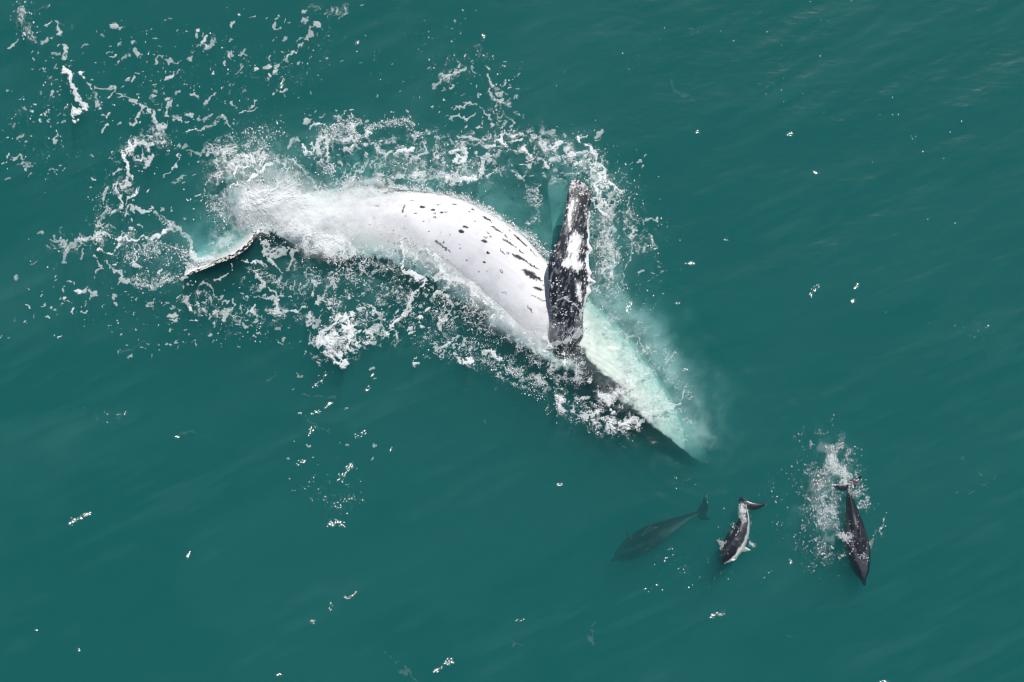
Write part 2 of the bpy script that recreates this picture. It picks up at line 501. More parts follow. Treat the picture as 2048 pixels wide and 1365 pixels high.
# fluke colouring: white face, mottled black trailing ridge and black underside
r_ = sstep(0.72, 0.84, mv + (n2 - .5) * .15)
mott = (n3 > np.interp(px, [370, 400, 450, 500], [0.70, 0.53, 0.49, 0.60])) * 0.8
tipd = (px < 392)
kw = np.where(r_ > 0.5, mott, 1.0)
kw = np.where(no[:, 2] < 0.15, 0.0, kw)
kw = np.where((px > 506) & (py > 468), 0.03, kw)
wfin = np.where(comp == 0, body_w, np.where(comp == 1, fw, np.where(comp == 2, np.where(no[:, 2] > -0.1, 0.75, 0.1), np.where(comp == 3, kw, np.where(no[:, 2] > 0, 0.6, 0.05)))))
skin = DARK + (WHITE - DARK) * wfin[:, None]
skin *= np.where(comp == 0, tone, 1.0)[:, None]
head = sstep(10, 12.5, ms) * (comp == 0)
skin *= (1 - 0.50 * sstep(15.3, 17.2, ms + (n1 - .5) * 2.2) * (comp == 0))[:, None]
skin *= (1 - head * 0.22 * sstep(0.45, 0.72, fbm(px / 16, py / 16, 77, 4)))[:, None]
skin *= 1 - head[:, None] * np.array([0.07, 0.02, 0.10])
skin *= np.where((comp == 3) & (r_ > 0.5), 1.0, 1.0)[:, None] * np.where(((comp == 3) & (r_ > 0.5))[:, None], np.array([0.95, 0.84, 0.70]), 1.0)
orange = (1 - sstep(4, 9, np.hypot((px - 764) / 1.6, py - 371) + (n3 - .5) * 8)) * (comp == 0)
skin = skin * (1 - orange[:, None]) + np.array([0.42, 0.19, 0.05]) * orange[:, None]
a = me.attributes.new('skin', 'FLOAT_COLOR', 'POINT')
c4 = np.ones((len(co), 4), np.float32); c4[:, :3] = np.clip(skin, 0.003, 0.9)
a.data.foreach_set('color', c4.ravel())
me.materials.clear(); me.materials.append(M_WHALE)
whale = bpy.data.objects.new('humpback_whale', me)
COL.objects.link(whale)
tag(whale, 'huge humpback whale rolling belly up with white spotted belly and raised black flipper', 'whale')
TOPS = [(co, no)]
WH = (co, no, comp, mv, px, py)

# barnacles on the flipper tip, its knobs and the fluke's trailing ridge
bv = []; bf = []
for k in range(8):
    t = 2 * math.pi * k / 8
    bv += [(math.cos(t), math.sin(t), 0), (0.62 * math.cos(t), 0.62 * math.sin(t), 0.75), (0.3 * math.cos(t), 0.3 * math.sin(t), 0.45)]
for k in range(8):
    n = (k + 1) % 8
    bf += [(3 * k, 3 * n, 3 * n + 1, 3 * k + 1), (3 * k + 1, 3 * n + 1, 3 * n + 2, 3 * k + 2)]
b0 = mesh_obj('barnacle', bv, bf, [(3 * k + 2, 3 * ((k + 1) % 8) + 2, 2) for k in range(1, 7)], M_BARN, whale)
cand = np.where(((comp == 1) & (no[:, 2] > 0.3) & ((py < 425) | (mv > 0.8) | (n1 > 0.6))) | ((comp == 3) & (mv > 0.84) & (no[:, 2] > 0.2) & (px < 480)))[0]
pk = rng.choice(cand, 110, replace=False)
for q, i in enumerate(pk):
    o = b0 if q == 0 else b0.copy()
    if q: COL.objects.link(o)
    o.location = co[i] - no[i] * 0.004
    o.rotation_euler = Vector(no[i]).to_track_quat('Z', 'Y').to_euler()
    s_ = 0.010 + 0.016 * rng.random()**2
    o.scale = (s_, s_, s_)

# ------------------------------------------------------------------ dolphins
def dolphin(name, path, roll, flukes, pecs, dorsal, label, colour, wscale=1.0, mat=None, belly=-0.24):
    """path rows (px, py, z of the axis) from tail to beak; the fins are given in plan with heights"""
    sh = Shells()
    n, nr = 150, 56
    P = crom(path, n)
    C = np.stack([X(P[:, 0]), Y(P[:, 1]), P[:, 2]], 1)
    dl = np.concatenate([[0], np.cumsum(np.linalg.norm(np.diff(C, axis=0), axis=1))]); Ln = dl[-1]
    t = 1 - dl / Ln                                   # 0 beak, 1 tail
    hwp = np.interp(t, [0, .015, .04, .065, .09, .14, .22, .34, .46, .6, .75, .87, .95, 1], [.008, .016, .021, .028, .048, .074, .100, .118, .116, .092, .055, .027, .015, .010]) * Ln * wscale
    hhp = np.interp(t, [0, .015, .04, .065, .09, .14, .22, .34, .46, .6, .75, .87, .95, 1], [.006, .012, .017, .026, .052, .080, .104, .122, .122, .104, .070, .040, .022, .012]) * Ln * wscale
    T = np.gradient(C, axis=0); T /= np.linalg.norm(T, axis=1)[:, None]
    side = np.cross(T, [0, 0, 1]); side /= np.linalg.norm(side, axis=1)[:, None]
    up = np.cross(side, T)
    ang = np.interp(t, [0, 1], roll) if isinstance(roll, (list, tuple)) else np.full(n, roll)
    ca, sa = np.cos(np.radians(ang))[:, None], np.sin(np.radians(ang))[:, None]
    sd_, ud = side * ca + up * sa, -side * sa + up * ca
    tt = np.linspace(0, 2 * np.pi, nr, endpoint=False)
    rg = C[:, None, :] + sd_[:, None, :] * (hwp[:, None] * np.cos(tt))[:, :, None] + ud[:, None, :] * (hhp[:, None] * np.sin(tt))[:, :, None]
    sv = np.zeros((n, nr, 2)); sv[:, :, 0] = t[:, None]; sv[:, :, 1] = np.sin(tt)[None, :]
    sh.loft(rg, 0, sv)
    for f in flukes: blade(sh, f, 1, n=40, nr=24)
    for f in pecs: blade(sh, f, 2, n=40, nr=24)
    i0 = int(np.argmin(np.abs(t - 0.42))); i1 = int(np.argmin(np.abs(t - 0.60)))
    rootA, rootB = C[i0] + ud[i0] * hhp[i0] * 0.85, C[i1] + ud[i1] * hhp[i1] * 0.9
    tipv = C[int(np.argmin(np.abs(t - 0.60)))] + ud[i1] * (hhp[i1] + 0.105 * Ln * dorsal)
    st = []
    for k in np.linspace(0, 1, 6):
        A = rootA * (1 - k) + tipv * k + (rootA - rootB) * 0.18 * math.sin(k * math.pi); B = rootB * (1 - k) + tipv * k - ud[i1] * 0.0 + (rootA - rootB) * 0.22 * math.sin(k * math.pi)
        B = B - (rootA - rootB) * 0.02
        st.append((A[0] * 100 + 1024, 682.5 - A[1] * 100, A[2], B[0] * 100 + 1024, 682.5 - B[1] * 100, B[2], 0.028 * (1 - 0.65 * k)))
    blade(sh, st, 3, n=40, nr=24)
    me, co, no, meta = sh.fuse(name, 0.0085, 2)
    px = co[:, 0] * 100 + 1024; py = 682.5 - co[:, 1] * 100
    comp = meta[:, 0].astype(int); ts = meta[:, 1]; vs = meta[:, 2]
    nn = fbm(px / 9, py / 9, 21, 3)
    black, grey, white = np.array([0.012, 0.014, 0.020]), np.array([0.17, 0.18, 0.19]), np.array([0.70, 0.69, 0.66])
    v = vs + (nn - 0.5) * 0.12
    g = 1 - sstep(0.28, 0.40, v + 0.25 * np.sin(ts * 9)) ; wt = 1 - sstep(belly - 0.13, belly + 0.13, v + (nn - .5) * .25 + 0.9 * np.clip(ts - 0.42, 0, .3))
    g = np.maximum(g, 1 - sstep(0.05, 0.12, np.abs(v - 0.62 + (ts - 0.55) * 0.9)) * 1.0) * 1.0
    g = np.where(ts < 0.07, 0, g); wt = np.where(ts < 0.035, 0, wt)
    g = np.clip(g * colour[0], 0, 1); wt = np.clip(wt * colour[1], 0, 1)
    if colour[2]:
        g = np.maximum(g, colour[2] * sstep(0.5, 0.62, ts) * (1 - sstep(0.7, 0.95, v)))
    k = black + (grey - black) * g[:, None]; k = k + (white - k) * wt[:, None]
    if mat: wt2 = 0.16 * sstep(0.55, 0.72, ts + (nn - .5) * .2) * (1 - sstep(0.35, 0.7, v)); k = k + (white - k) * wt2[:, None]
    fin = np.where(comp == 1, 0.0, np.where(comp == 2, colour[3], 0.12))
    kf = black + (white - black) * fin[:, None]
    k = np.where((comp > 0)[:, None], kf, k)
    a = me.attributes.new('skin', 'FLOAT_COLOR', 'POINT')
    c4 = np.ones((len(co), 4), np.float32); c4[:, :3] = np.clip(k, 0.003, .9)
    a.data.foreach_set('color', c4.ravel())
    me.materials.clear(); me.materials.append(mat or M_DOLPH)
    o = bpy.data.objects.new(name, me); COL.objects.link(o)
    tag(o, label, 'dolphin', 'dolphins swimming ahead of the whale')
    ie = int(np.argmin(np.abs(t - 0.12)))
    for s_ in (-1, 1):
        q = np.linspace(0, 2 * np.pi, 8, endpoint=False)
        ev = [(0, 0, 0.8)] + [(math.cos(z), math.sin(z), 0) for z in q] + [(0, 0, -0.8)]
        e = mesh_obj('eye', ev, None, [(0, 1 + j, 1 + (j + 1) % 8) for j in range(8)] + [(9, 1 + (j + 1) % 8, 1 + j) for j in range(8)], M_EYE, o)
        p = C[ie] + sd_[ie] * s_ * hwp[ie] * 0.99 + ud[ie] * hhp[ie] * 0.05
        e.location = p; e.scale = (0.014, 0.014, 0.014)
        e.rotation_euler = Vector(sd_[ie] * s_).to_track_quat('Z', 'Y').to_euler()
    TOPS.append((co, no))
    return o


def fin(root, tip, wd, zr, zt, sweep=(0, 0), th0=0.03):
    """pointed fin from root to tip in plan; wd px chord at the root"""
    rx, ry = root; tx, ty = tip
    dx, dy = tx - rx, ty - ry; l = math.hypot(dx, dy); nx, ny = -dy / l, dx / l
    st = []
    for k in np.linspace(0, 1, 7):
        c = wd * (1 - k**1.5) * 0.5 + 0.6
        bx = rx + dx * k + sweep[0] * math.sin(k * math.pi) ; by = ry + dy * k + sweep[1] * math.sin(k * math.pi)
        z = zr + (zt - zr) * k
        st.append((bx - nx * c, by - ny * c, z, bx + nx * c, by + ny * c, z, th0 * (1 - 0.6 * k)))
    return st


dolphin('dolphin', [(1697, 966, -0.03), (1700, 995, -0.06), (1706, 1030, -0.12), (1713, 1068, -0.15), (1719, 1105, -0.17), (1725, 1140, -0.14), (1731, 1173, -0.10)], 10,
        [fin((1700, 970), (1722, 951), 20, -0.03, 0.06, (2, 3)), fin((1696, 970), (1662, 968), 20, -0.03, -0.04, (0, 5))],
        [fin((1702, 1100), (1688, 1085), 14, -0.2, -0.25), fin((1738, 1098), (1750, 1078), 15, -0.2, -0.14)],
        0.85, 'black dolphin surfacing with white spray trailing behind its tail, the one farthest from the whale', (0.25, 0.8, 0.0, 0.35))
dolphin('dolphin', [(1491, 1010, -0.06), (1491, 1034, -0.08), (1484, 1060, -0.12), (1474, 1082, -0.16), (1461, 1106, -0.14), (1444, 1132, -0.06)], -56,
        [fin((1494, 1010), (1535, 1006), 18, -0.05, 0.0, (0, 5)), fin((1489, 1010), (1482, 993), 15, -0.05, 0.0, (-3, 0))],
        [fin((1452, 1095), (1433, 1080), 15, -0.1, 0.0), fin((1480, 1098), (1503, 1102), 15, -0.12, -0.08)],
        0.5, 'stubby dark dolphin with a pale flank breaking the surface between two others', (0.12, 1.0, 0.0, 0.45), 1.32, None, 0.02)
dolphin('dolphin', [(1405, 1030, -0.72), (1382, 1040, -0.66), (1350, 1056, -0.66), (1315, 1075, -0.72), (1278, 1099, -0.84), (1226, 1134, -1.10)], -35,
        [fin((1408, 1032), (1413, 997), 20, -0.66, -0.55, (4, 0)), fin((1406, 1030), (1428, 1046), 18, -0.66, -0.8, (-2, 4))],
        [fin((1272, 1092), (1254, 1064), 13, -0.72, -0.62), fin((1282, 1110), (1306, 1104), 16, -0.75, -0.5)],
        1.1, 'blurred dark dolphin swimming fully under water below the whale head', (0.15, 0.5, 0.3, 0.05), 0.98, M_DEEP)

# ------------------------------------------------------------------ fields on the water
step = 0.01
gx = np.arange(-10.7, 10.7, step, dtype=np.float32); gy = np.arange(-7.3, 7.3, step, dtype=np.float32)
GX, GY = np.meshgrid(gx, gy)
PX = GX * 100 + 1024; PY = 682.5 - GY * 100
NY, NX = GX.shape

# top of the animals on a 4 cm grid
hs = 0.04
hgx = np.arange(-10.7, 10.7, hs); hgy = np.arange(-7.3, 7.3, hs)
TOP = np.full((len(hgy), len(hgx)), -9.0, np.float32)
for c_, n_ in TOPS:
    k = n_[:, 2] > -0.1
    ix = np.clip(((c_[k, 0] + 10.7) / hs).round().astype(int), 0, len(hgx) - 1); iy = np.clip(((c_[k, 1] + 7.3) / hs).round().astype(int), 0, len(hgy) - 1)
    np.maximum.at(TOP, (iy, ix), c_[k, 2])


def sample(F, x, y):
    fx = np.clip((x + 10.7) / hs, 0, len(hgx) - 1.001); fy = np.clip((y + 7.3) / hs, 0, len(hgy) - 1.001)
    i = fx.astype(int); j = fy.astype(int); fx = fx - i; fy = fy - j
    return (F[j, i] * (1 - fx) + F[j, i + 1] * fx) * (1 - fy) + (F[j + 1, i] * (1 - fx) + F[j + 1, i + 1] * fx) * fy


# glints: short steep wavelets (centre px, spread along, n, angle)
GL = [(155, 1040, 16, 7, -25), (140, 1047, 5, 3, -20), (172, 1031, 6, 4, -30), (690, 945, 22, 10, -48), (700, 935, 12, 6, -50), (675, 1045, 18, 10, 20), (660, 1050, 6, 4, 0), (690, 1005, 25, 6, -30),
      (640, 760, 22, 7, -40), (655, 810, 8, 5, -30), (630, 825, 9, 6, -20), (745, 752, 4, 2, -60), (735, 778, 6, 3, -20), (620, 865, 10, 5, -70), (782, 898, 6, 3, -60),
      (600, 925, 8, 4, -20), (720, 870, 12, 5, -30), (1119, 969, 5, 4, 0), (1436, 1228, 14, 7, -15), (1425, 1232, 4, 3, 0), (885, 1333, 22, 7, -30), (900, 1325, 8, 5, -30), (872, 1343, 5, 4, 10),
      (1768, 1365, 8, 4, 0), (1628, 580, 14, 6, -52), (1716, 572, 6, 4, -40), (1708, 600, 3, 2, 0), (1357, 608, 3, 2, 0), (1380, 527, 8, 4, -10), (1395, 265, 3, 2, 0), (1580, 268, 6, 3, 10),
      (1258, 614, 12, 8, -60), (1453, 480, 3, 2, 0), (376, 1112, 6, 4, -70), (353, 875, 4, 2, 0), (625, 1242, 4, 2, 0), (700, 1192, 14, 4, -20), (660, 1215, 8, 3, -60), (158, 1301, 3, 2, 0), (70, 1262, 2, 1, 0),
      (1632, 346, 4, 2, 0), (1371, 740, 5, 3, -10), (715, 85, 4, 2, -30), (565, 165, 8, 4, -50), (965, 73, 5, 3, 0), (1583, 1124, 3, 3, 80), (1300, 1180, 30, 2, 0), (560, 1350, 8, 2, 0), (1040, 1240, 8, 2, 0), (1505, 1090, 8, 6, 40), (1470, 1118, 6, 3, -30)]
HALF = (sd + Vector((0, 0, 1))).normalized()


SPINE = [(450, 470), (600, 430), (760, 440), (900, 490), (1020, 570), (1120, 650), (1230, 740), (1330, 830), (1400, 900)]


def waves(x, y):
    c, s = math.cos(R(22)), math.sin(R(22))
    u = x * c + y * s; v = -x * s + y * c
    z = 0.05 * (fbm(u / 2.6 + 40, v / 0.95 + 40, 31, 3) - 0.5)
    z += 0.014 * (fbm(u / 0.7 + 40, v / 0.25 + 40, 35, 3) - 0.5)
    qx, qy = x * 100 + 1024, 682.5 - y * 100
    d = np.full(np.shape(x), 1e3)
    for p, q in zip(SPINE[:-1], SPINE[1:]): d = np.minimum(d, seg_dist(qx, qy, p, q)[0])
    near = np.exp(-(d / 165.0)**2)
    z += near * (0.036 * (fbm(x / 0.55 + 60, y / 0.42 + 60, 37, 3) - 0.5) + 0.005 * np.sin(d / 5.5 + 5 * fbm(x / 0.8 + 9, y / 0.8 + 9, 39, 2)))
    return z


# ------------------------------------------------------------------ sea
fine_x = np.arange(-10.9, 10.9001, 0.025); fine_y = np.arange(-7.5, 7.5001, 0.025)
far = np.array([0.06, 0.15, 0.3, 0.6, 1.1, 2, 3.5, 6, 10, 18, 32, 60, 110, 200, 380])
wx = np.concatenate([-10.9 - far[::-1], fine_x, 10.9 + far]); wy = np.concatenate([-7.5 - far[::-1], fine_y, 7.5 + far])
WX, WY = np.meshgrid(wx, wy)
WZ = waves(WX, WY)
fade = np.clip(1.3 - np.maximum(np.abs(WX) - 10.9, np.abs(WY) - 7.5) / 40, 0, 1)
WZ = WZ * fade
nx, ny = len(wx), len(wy)
top = np.stack([WX, WY, WZ], -1).reshape(-1, 3)
ii, jj = np.meshgrid(np.arange(nx - 1), np.arange(ny - 1))
q = jj * nx + ii
f4 = np.stack([q, q + 1, q + nx + 1, q + nx], -1).reshape(-1, 4)
per = np.concatenate([np.arange(nx), np.arange(1, ny) * nx + nx - 1, (ny - 1) * nx + np.arange(nx - 2, -1, -1), np.arange(ny - 2, 0, -1) * nx])
DEPTH = -12.0
bot = top[per].copy(); bot[:, 2] = DEPTH
k = np.arange(len(per)); kn = (k + 1) % len(per); b0i = len(top)
side = np.stack([per[kn], per[k], b0i + k, b0i + kn], 1)
cb = np.array([[0, 0, DEPTH]])
f3 = np.stack([b0i + kn, b0i + k, np.full(len(per), b0i + len(per))], 1)
sea = mesh_obj('sea', np.concatenate([top, bot, cb]), np.concatenate([f4, side]), f3, M_SEA)
tag(sea, 'deep teal green sea with soft ripples and sun glints', None, None, 'structure')
bed = mesh_obj('seabed', [(-420, -420, -12.3), (420, -420, -12.3), (420, 420, -12.3), (-420, 420, -12.3)], [(0, 1, 2, 3)], None, M_BED)
tag(bed, 'dark sandy seabed', None, None, 'structure')
# ------------------------------------------------------------------ foam
wxn = (fbm(PX / 34, PY / 34, 51, 4, .6) - 0.5); wyn = (fbm(PX / 34 + 90, PY / 34 + 33, 55, 4, .6) - 0.5)
wx2 = fbm(PX / 6.5, PY / 6.5, 57, 3, .6) - 0.5; wy2 = fbm(PX / 6.5 + 50, PY / 6.5 + 9, 58, 3, .6) - 0.5
QX = PX + wxn * 30 + wx2 * 7; QY = PY + wyn * 30 + wy2 * 7
wob = fbm(PX / 11, PY / 11, 61, 5, .72)
wob = np.clip((wob - 0.5) * 1.5 + 0.5, 0, 1)
brk = fbm(PX / 20, PY / 20, 65, 4, .6)
grain = fbm(PX / 3.0, PY / 3.0, 71, 2)
f1, f2 = worley(QX / 9.5 + 21, QY / 9.5 + 8, 7)
hole = sstep(0.50, 0.72, (f2 - f1) + (fbm(PX / 12, PY / 12, 73, 3) - .5) * .7)
F = np.zeros_like(PX)              # strand cover
LC = np.zeros_like(PX)             # lace control
MI = np.zeros_like(PX)             # mist of fine bubbles
MS = np.zeros_like(PX)             # smooth milky film
SP = np.zeros_like(PX)             # spray droplets per area


def box(pts, m):
    xs = [p[0] for p in pts]; ys = [p[1] for p in pts]
    i0 = int(np.clip(min(xs) - m + 46, 0, NX)); i1 = int(np.clip(max(xs) + m + 46, 0, NX))
    j0 = int(np.clip(682.5 + 730 - max(ys) - m - 682.5 + 682.5, 0, NY)); j1 = int(np.clip(682.5 + 730 - min(ys) + m, 0, NY))
    return slice(j0, j1), slice(i0, i1)


def pdist(pts, sl, warp=True):
    x = QX[sl] if warp else PX[sl]; y = QY[sl] if warp else PY[sl]
    d = np.full(x.shape, 1e3, np.float32)
    if len(pts) == 1: return np.hypot(x - pts[0][0], y - pts[0][1])
    for p, q in zip(pts[:-1], pts[1:]): d = np.minimum(d, seg_dist(x, y, p, q)[0])
    return d


def strand(w, pts, a=0.8, bk=0.42):
    sl = box(pts, w * 2.5 + 30); d = pdist(pts, sl)
    r = w * 0.70 * (0.02 + 1.5 * wob[sl]) * sstep(bk - 0.10, bk + 0.16, brk[sl] + 0.0)
    v = 1 - sstep(0.82, 1.12, d / (r + 0.01))
    if w > 4.5: v = v * (1 - 0.85 * hole[sl])
    F[sl] = np.maximum(F[sl], v * (0.72 * a if a < .82 else .93 * a))


def region(arr, pts, w, a, warp=True, p=2.0):
    sl = box(pts, w * 2.6 + 30); d = pdist(pts, sl, warp)
    arr[sl] = np.maximum(arr[sl], a * np.exp(-(d / w)**p))


S = strand
# -- drifting streak at top left corner
S(6, [(105, 45), (115, 70), (125, 82), (127, 100), (131, 120)]); S(8, [(126, 135), (135, 150), (142, 165), (150, 175), (158, 190), (155, 200), (168, 215), (172, 220)], .95, .36)
S(11, [(172, 215), (155, 228), (145, 235), (150, 248)], .9, .3); S(6, [(160, 145), (168, 155), (187, 172)], .9)
S(5, [(195, 172), (205, 172), (222, 172), (232, 185), (246, 195), (262, 198), (276, 200), (282, 212), (292, 215)], .7, .34); S(9, [(220, 174), (230, 182)], .65, .3)
S(4, [(290, 215), (280, 225), (272, 236), (268, 250), (258, 255)], .65); S(6, [(298, 218), (305, 235), (315, 252), (330, 258)], .75, .34); S(11, [(318, 256), (330, 256)], .7, .3)
S(5, [(335, 205), (330, 220), (330, 231), (345, 236), (362, 237)], .75, .34); S(8, [(312, 127), (314, 120)], .65, .25); S(4, [(318, 117), (330, 119), (340, 130), (352, 128), (362, 120), (372, 115)], .6, .34)
S(7, [(376, 115), (388, 108)], .65, .3); S(7, [(279, 103), (284, 106)], .6, .25); S(5, [(188, 210), (186, 198), (190, 180)], .6)
region(LC, [(45, 20), (42, 40), (55, 60), (65, 75)], 12, .45); region(SP, [(50, 15), (40, 40), (60, 70)], 13, .5); region(SP, [(60, 30), (85, 15)], 9, .4)
S(6, [(88, 52), (94, 48)], 1, .2); S(4, [(12, 95), (22, 87), (28, 78)], .65); S(4, [(85, 86), (92, 84)], .7, .3); S(3, [(102, 250), (108, 262), (114, 275), (111, 290)], .7)
# -- top centre streak
S(7, [(600, 75), (612, 72), (624, 62), (630, 55)], .7, .36); S(6, [(550, 145), (556, 133), (566, 126), (578, 115)], .75, .33); S(4, [(578, 112), (592, 105), (602, 92), (606, 84)], .7)
S(7, [(556, 128), (572, 126)], .6, .34); S(5, [(510, 140), (522, 136), (534, 131)], .65); S(5, [(505, 160), (517, 155), (524, 150)], .7); S(4, [(632, 48), (640, 55), (636, 45)], .7)
region(LC, [(625, 12), (660, 20), (690, 18)], 12, .38); region(LC, [(680, 15), (660, 30)], 9, .3); S(3, [(541, 53), (560, 53)], .55, .2)
S(5, [(404, 207), (412, 200), (420, 195)], .75, .3); S(6, [(405, 208), (416, 198)], .65, .3); S(4, [(425, 195), (432, 187)], .8); S(5, [(403, 232), (414, 236), (425, 228)], .65, .28)
S(5, [(433, 246), (441, 238), (446, 242)], .8, .3); S(3.5, [(408, 265), (420, 255), (432, 250), (436, 240)], .75, .3); S(3.5, [(446, 243), (458, 250), (462, 262), (470, 268)], .75, .3); S(6, [(470, 268), (475, 282)], .5)
S(5, [(462, 200), (470, 208), (474, 216)], .7, .28); S(3.5, [(498, 214), (506, 206), (510, 200)], .65, .3); S(3, [(474, 233), (492, 227), (514, 216)], .75); S(3.5, [(474, 256), (484, 248), (492, 242)], .75)
S(4, [(373, 278), (386, 268), (396, 258)], .9, .3); S(6, [(355, 300), (360, 285)], .6); S(4, [(328, 360), (340, 345), (352, 335), (362, 318)], .8, .36); S(4, [(350, 372), (358, 362), (372, 345), (382, 318), (385, 308)], .6)
S(3.5, [(372, 306), (384, 312), (400, 306), (418, 300), (446, 300)], .6); S(3, [(485, 98), (490, 122), (484, 137), (478, 142)], .6); S(3.5, [(480, 108), (494, 110)], .6, .28); S(4, [(460, 100), (470, 108)], .6, .28)
# -- far left
S(6, [(24, 322), (30, 312), (40, 310), (46, 316), (40, 325)], .65, .3); S(5, [(50, 342), (54, 330), (58, 320)], .65, .32); S(3, [(58, 333), (70, 336)], .6)
# -- left ring of foam
S(11, [(250, 312), (260, 298), (276, 291), (298, 289)], .85, .28); S(8, [(282, 300), (284, 314)], .75, .3); S(9, [(292, 322), (296, 310)], .75, .28); S(8, [(248, 315), (254, 328), (256, 342), (258, 352), (262, 360), (254, 370), (250, 374)], .9, .34)
S(4, [(246, 342), (234, 348), (220, 362), (212, 376), (206, 392)], .75); S(8, [(228, 372), (238, 368)], .9, .28); S(6, [(236, 372), (235, 390), (240, 405), (236, 416), (224, 426)], .95, .32); S(6, [(271, 386), (264, 397), (250, 403), (249, 412)], 1, .26)
S(5, [(250, 408), (262, 416), (275, 426), (292, 424), (306, 428), (320, 432), (332, 440), (342, 452)], .8, .34); S(6, [(256, 414), (254, 430)], .85, .32); S(4, [(210, 375), (205, 392), (208, 406), (212, 425), (200, 440), (199, 452)], .75)
S(9, [(344, 452), (338, 462), (326, 467)], .75, .3); S(7, [(326, 467), (312, 474), (300, 476), (286, 472), (272, 481), (255, 482), (236, 487), (226, 485)], .95, .3)
S(8, [(346, 450), (358, 456), (367, 468), (377, 488), (383, 504)], .62, .26); S(7, [(383, 500), (388, 512), (398, 524)], .95, .26)
S(10, [(97, 482), (112, 481), (128, 486), (150, 485), (170, 481), (190, 476), (206, 470)], .75, .3); S(5, [(72, 470), (80, 465), (88, 466)], .65, .3); S(8, [(146, 488), (138, 506), (130, 524)], .65, .3); S(8, [(197, 468), (197, 488)], .85, .3)
S(6, [(205, 500), (216, 507), (228, 505), (236, 496), (237, 484)], .9, .32); S(5, [(188, 513), (200, 518), (205, 532), (204, 546), (194, 551)], .65, .3); S(4, [(228, 448), (234, 460), (250, 470)], .65, .34); S(4, [(186, 454), (198, 452), (206, 446)], .7)
S(5, [(210, 466), (222, 478)], .85, .3); S(4, [(120, 468), (126, 452)], .4); S(4, [(218, 528), (226, 542), (240, 558), (234, 570)], .7, .34); S(3, [(162, 500), (154, 515)], .5)
S(5, [(236, 560), (262, 568), (286, 573), (306, 571), (326, 562), (346, 552), (366, 545)], .75, .36); S(4, [(270, 505), (275, 520), (268, 530)], .7); S(6, [(25, 562), (32, 560)], .6, .25); S(3, [(60, 532), (72, 524), (82, 510)], .6)
for (cx, cy_) in [(160, 540), (120, 575), (140, 570), (166, 578), (172, 575), (182, 580), (236, 592), (232, 600), (120, 585), (230, 608), (186, 590), (274, 605), (305, 608), (300, 600), (345, 615), (342, 632), (350, 640), (372, 636), (360, 622)]:
    S(4.5, [(cx, cy_), (cx + rng.integers(-7, 8), cy_ + rng.integers(-6, 7))], .62, .25)
region(LC, [(230, 380), (225, 420), (205, 455)], 30, .42); region(LC, [(250, 490), (270, 510), (300, 495)], 26, .38); region(LC, [(270, 565), (340, 550)], 16, .42); region(LC, [(260, 310), (330, 270)], 30, .34); region(LC, [(200, 480), (110, 490)], 18, .34); region(LC, [(320, 440), (370, 480)], 14, .34)
region(SP, [(230, 375), (215, 430)], 26, .16); region(SP, [(250, 495), (330, 500)], 28, .26); region(SP, [(290, 560), (360, 540)], 18, .55); region(SP, [(330, 485), (375, 515), (400, 530)], 9, 1.0)
region(SP, [(250, 325), (300, 300), (325, 280)], 24, .12); region(SP, [(100, 180), (170, 200)], 35, .05); region(SP, [(100, 500), (80, 520)], 20, .05); region(SP, [(320, 275), (335, 300)], 15, .3)
# -- below the fluke
S(15, [(530, 500), (545, 512), (560, 512), (575, 505), (588, 492)], .72, .40); S(9, [(520, 488), (532, 512), (545, 532), (560, 545)], .75, .34); S(11, [(584, 500), (585, 525), (578, 540)], .75, .36); S(3, [(548, 542), (566, 548), (584, 543)], .7)
S(7, [(478, 514), (492, 522), (504, 530)], .85, .3); S(6, [(506, 526), (516, 528), (526, 536)], .75, .3); S(5, [(506, 552), (520, 564), (530, 580), (546, 590), (549, 598)], .72, .34); S(5, [(549, 598), (560, 590), (570, 586), (582, 586)], .7, .3)
S(9, [(549, 600), (550, 612), (556, 620), (545, 626)], .75, .28); S(4, [(512, 598), (546, 598)], .65, .3); S(4, [(464, 606), (480, 600), (498, 602)], .72); S(5, [(566, 616), (592, 618), (602, 614), (622, 604), (642, 598), (652, 585), (664, 570), (668, 560)], .75, .34)
S(4, [(404, 576), (414, 570), (430, 588)], .65); S(6, [(362, 602), (370, 606), (376, 614)], .65, .3); S(8, [(438, 614), (446, 626), (458, 622), (452, 634)], .65, .34); S(4, [(408, 620), (416, 632), (428, 630)], .6); S(5, [(496, 625), (511, 624)], .65, .3)
S(4, [(508, 648), (520, 640), (516, 630)], .6); S(5, [(490, 652), (500, 650)], .6, .28); S(3, [(432, 562), (445, 556), (456, 545), (462, 530)], .65); S(4, [(520, 586), (540, 576), (560, 560)], .5, .42); S(3, [(582, 580), (590, 562), (596, 555)], .6)
S(11, [(620, 622), (624, 640), (632, 654), (640, 645)], .7, .3); S(6, [(618, 658), (616, 682)], .6, .34); S(5, [(660, 558), (666, 575)], .75); S(6, [(626, 568), (636, 575)], .7, .3)
region(LC, [(380, 600), (440, 620), (500, 635), (600, 620)], 26, .29); region(LC, [(600, 560), (680, 540), (740, 560)], 44, .27); region(LC, [(660, 600), (720, 600)], 34, .33); region(LC, [(500, 560), (600, 580)], 30, .28)
region(SP, [(380, 590), (450, 640), (540, 650)], 28, .07); region(SP, [(640, 590), (720, 590), (780, 560)], 40, .05)
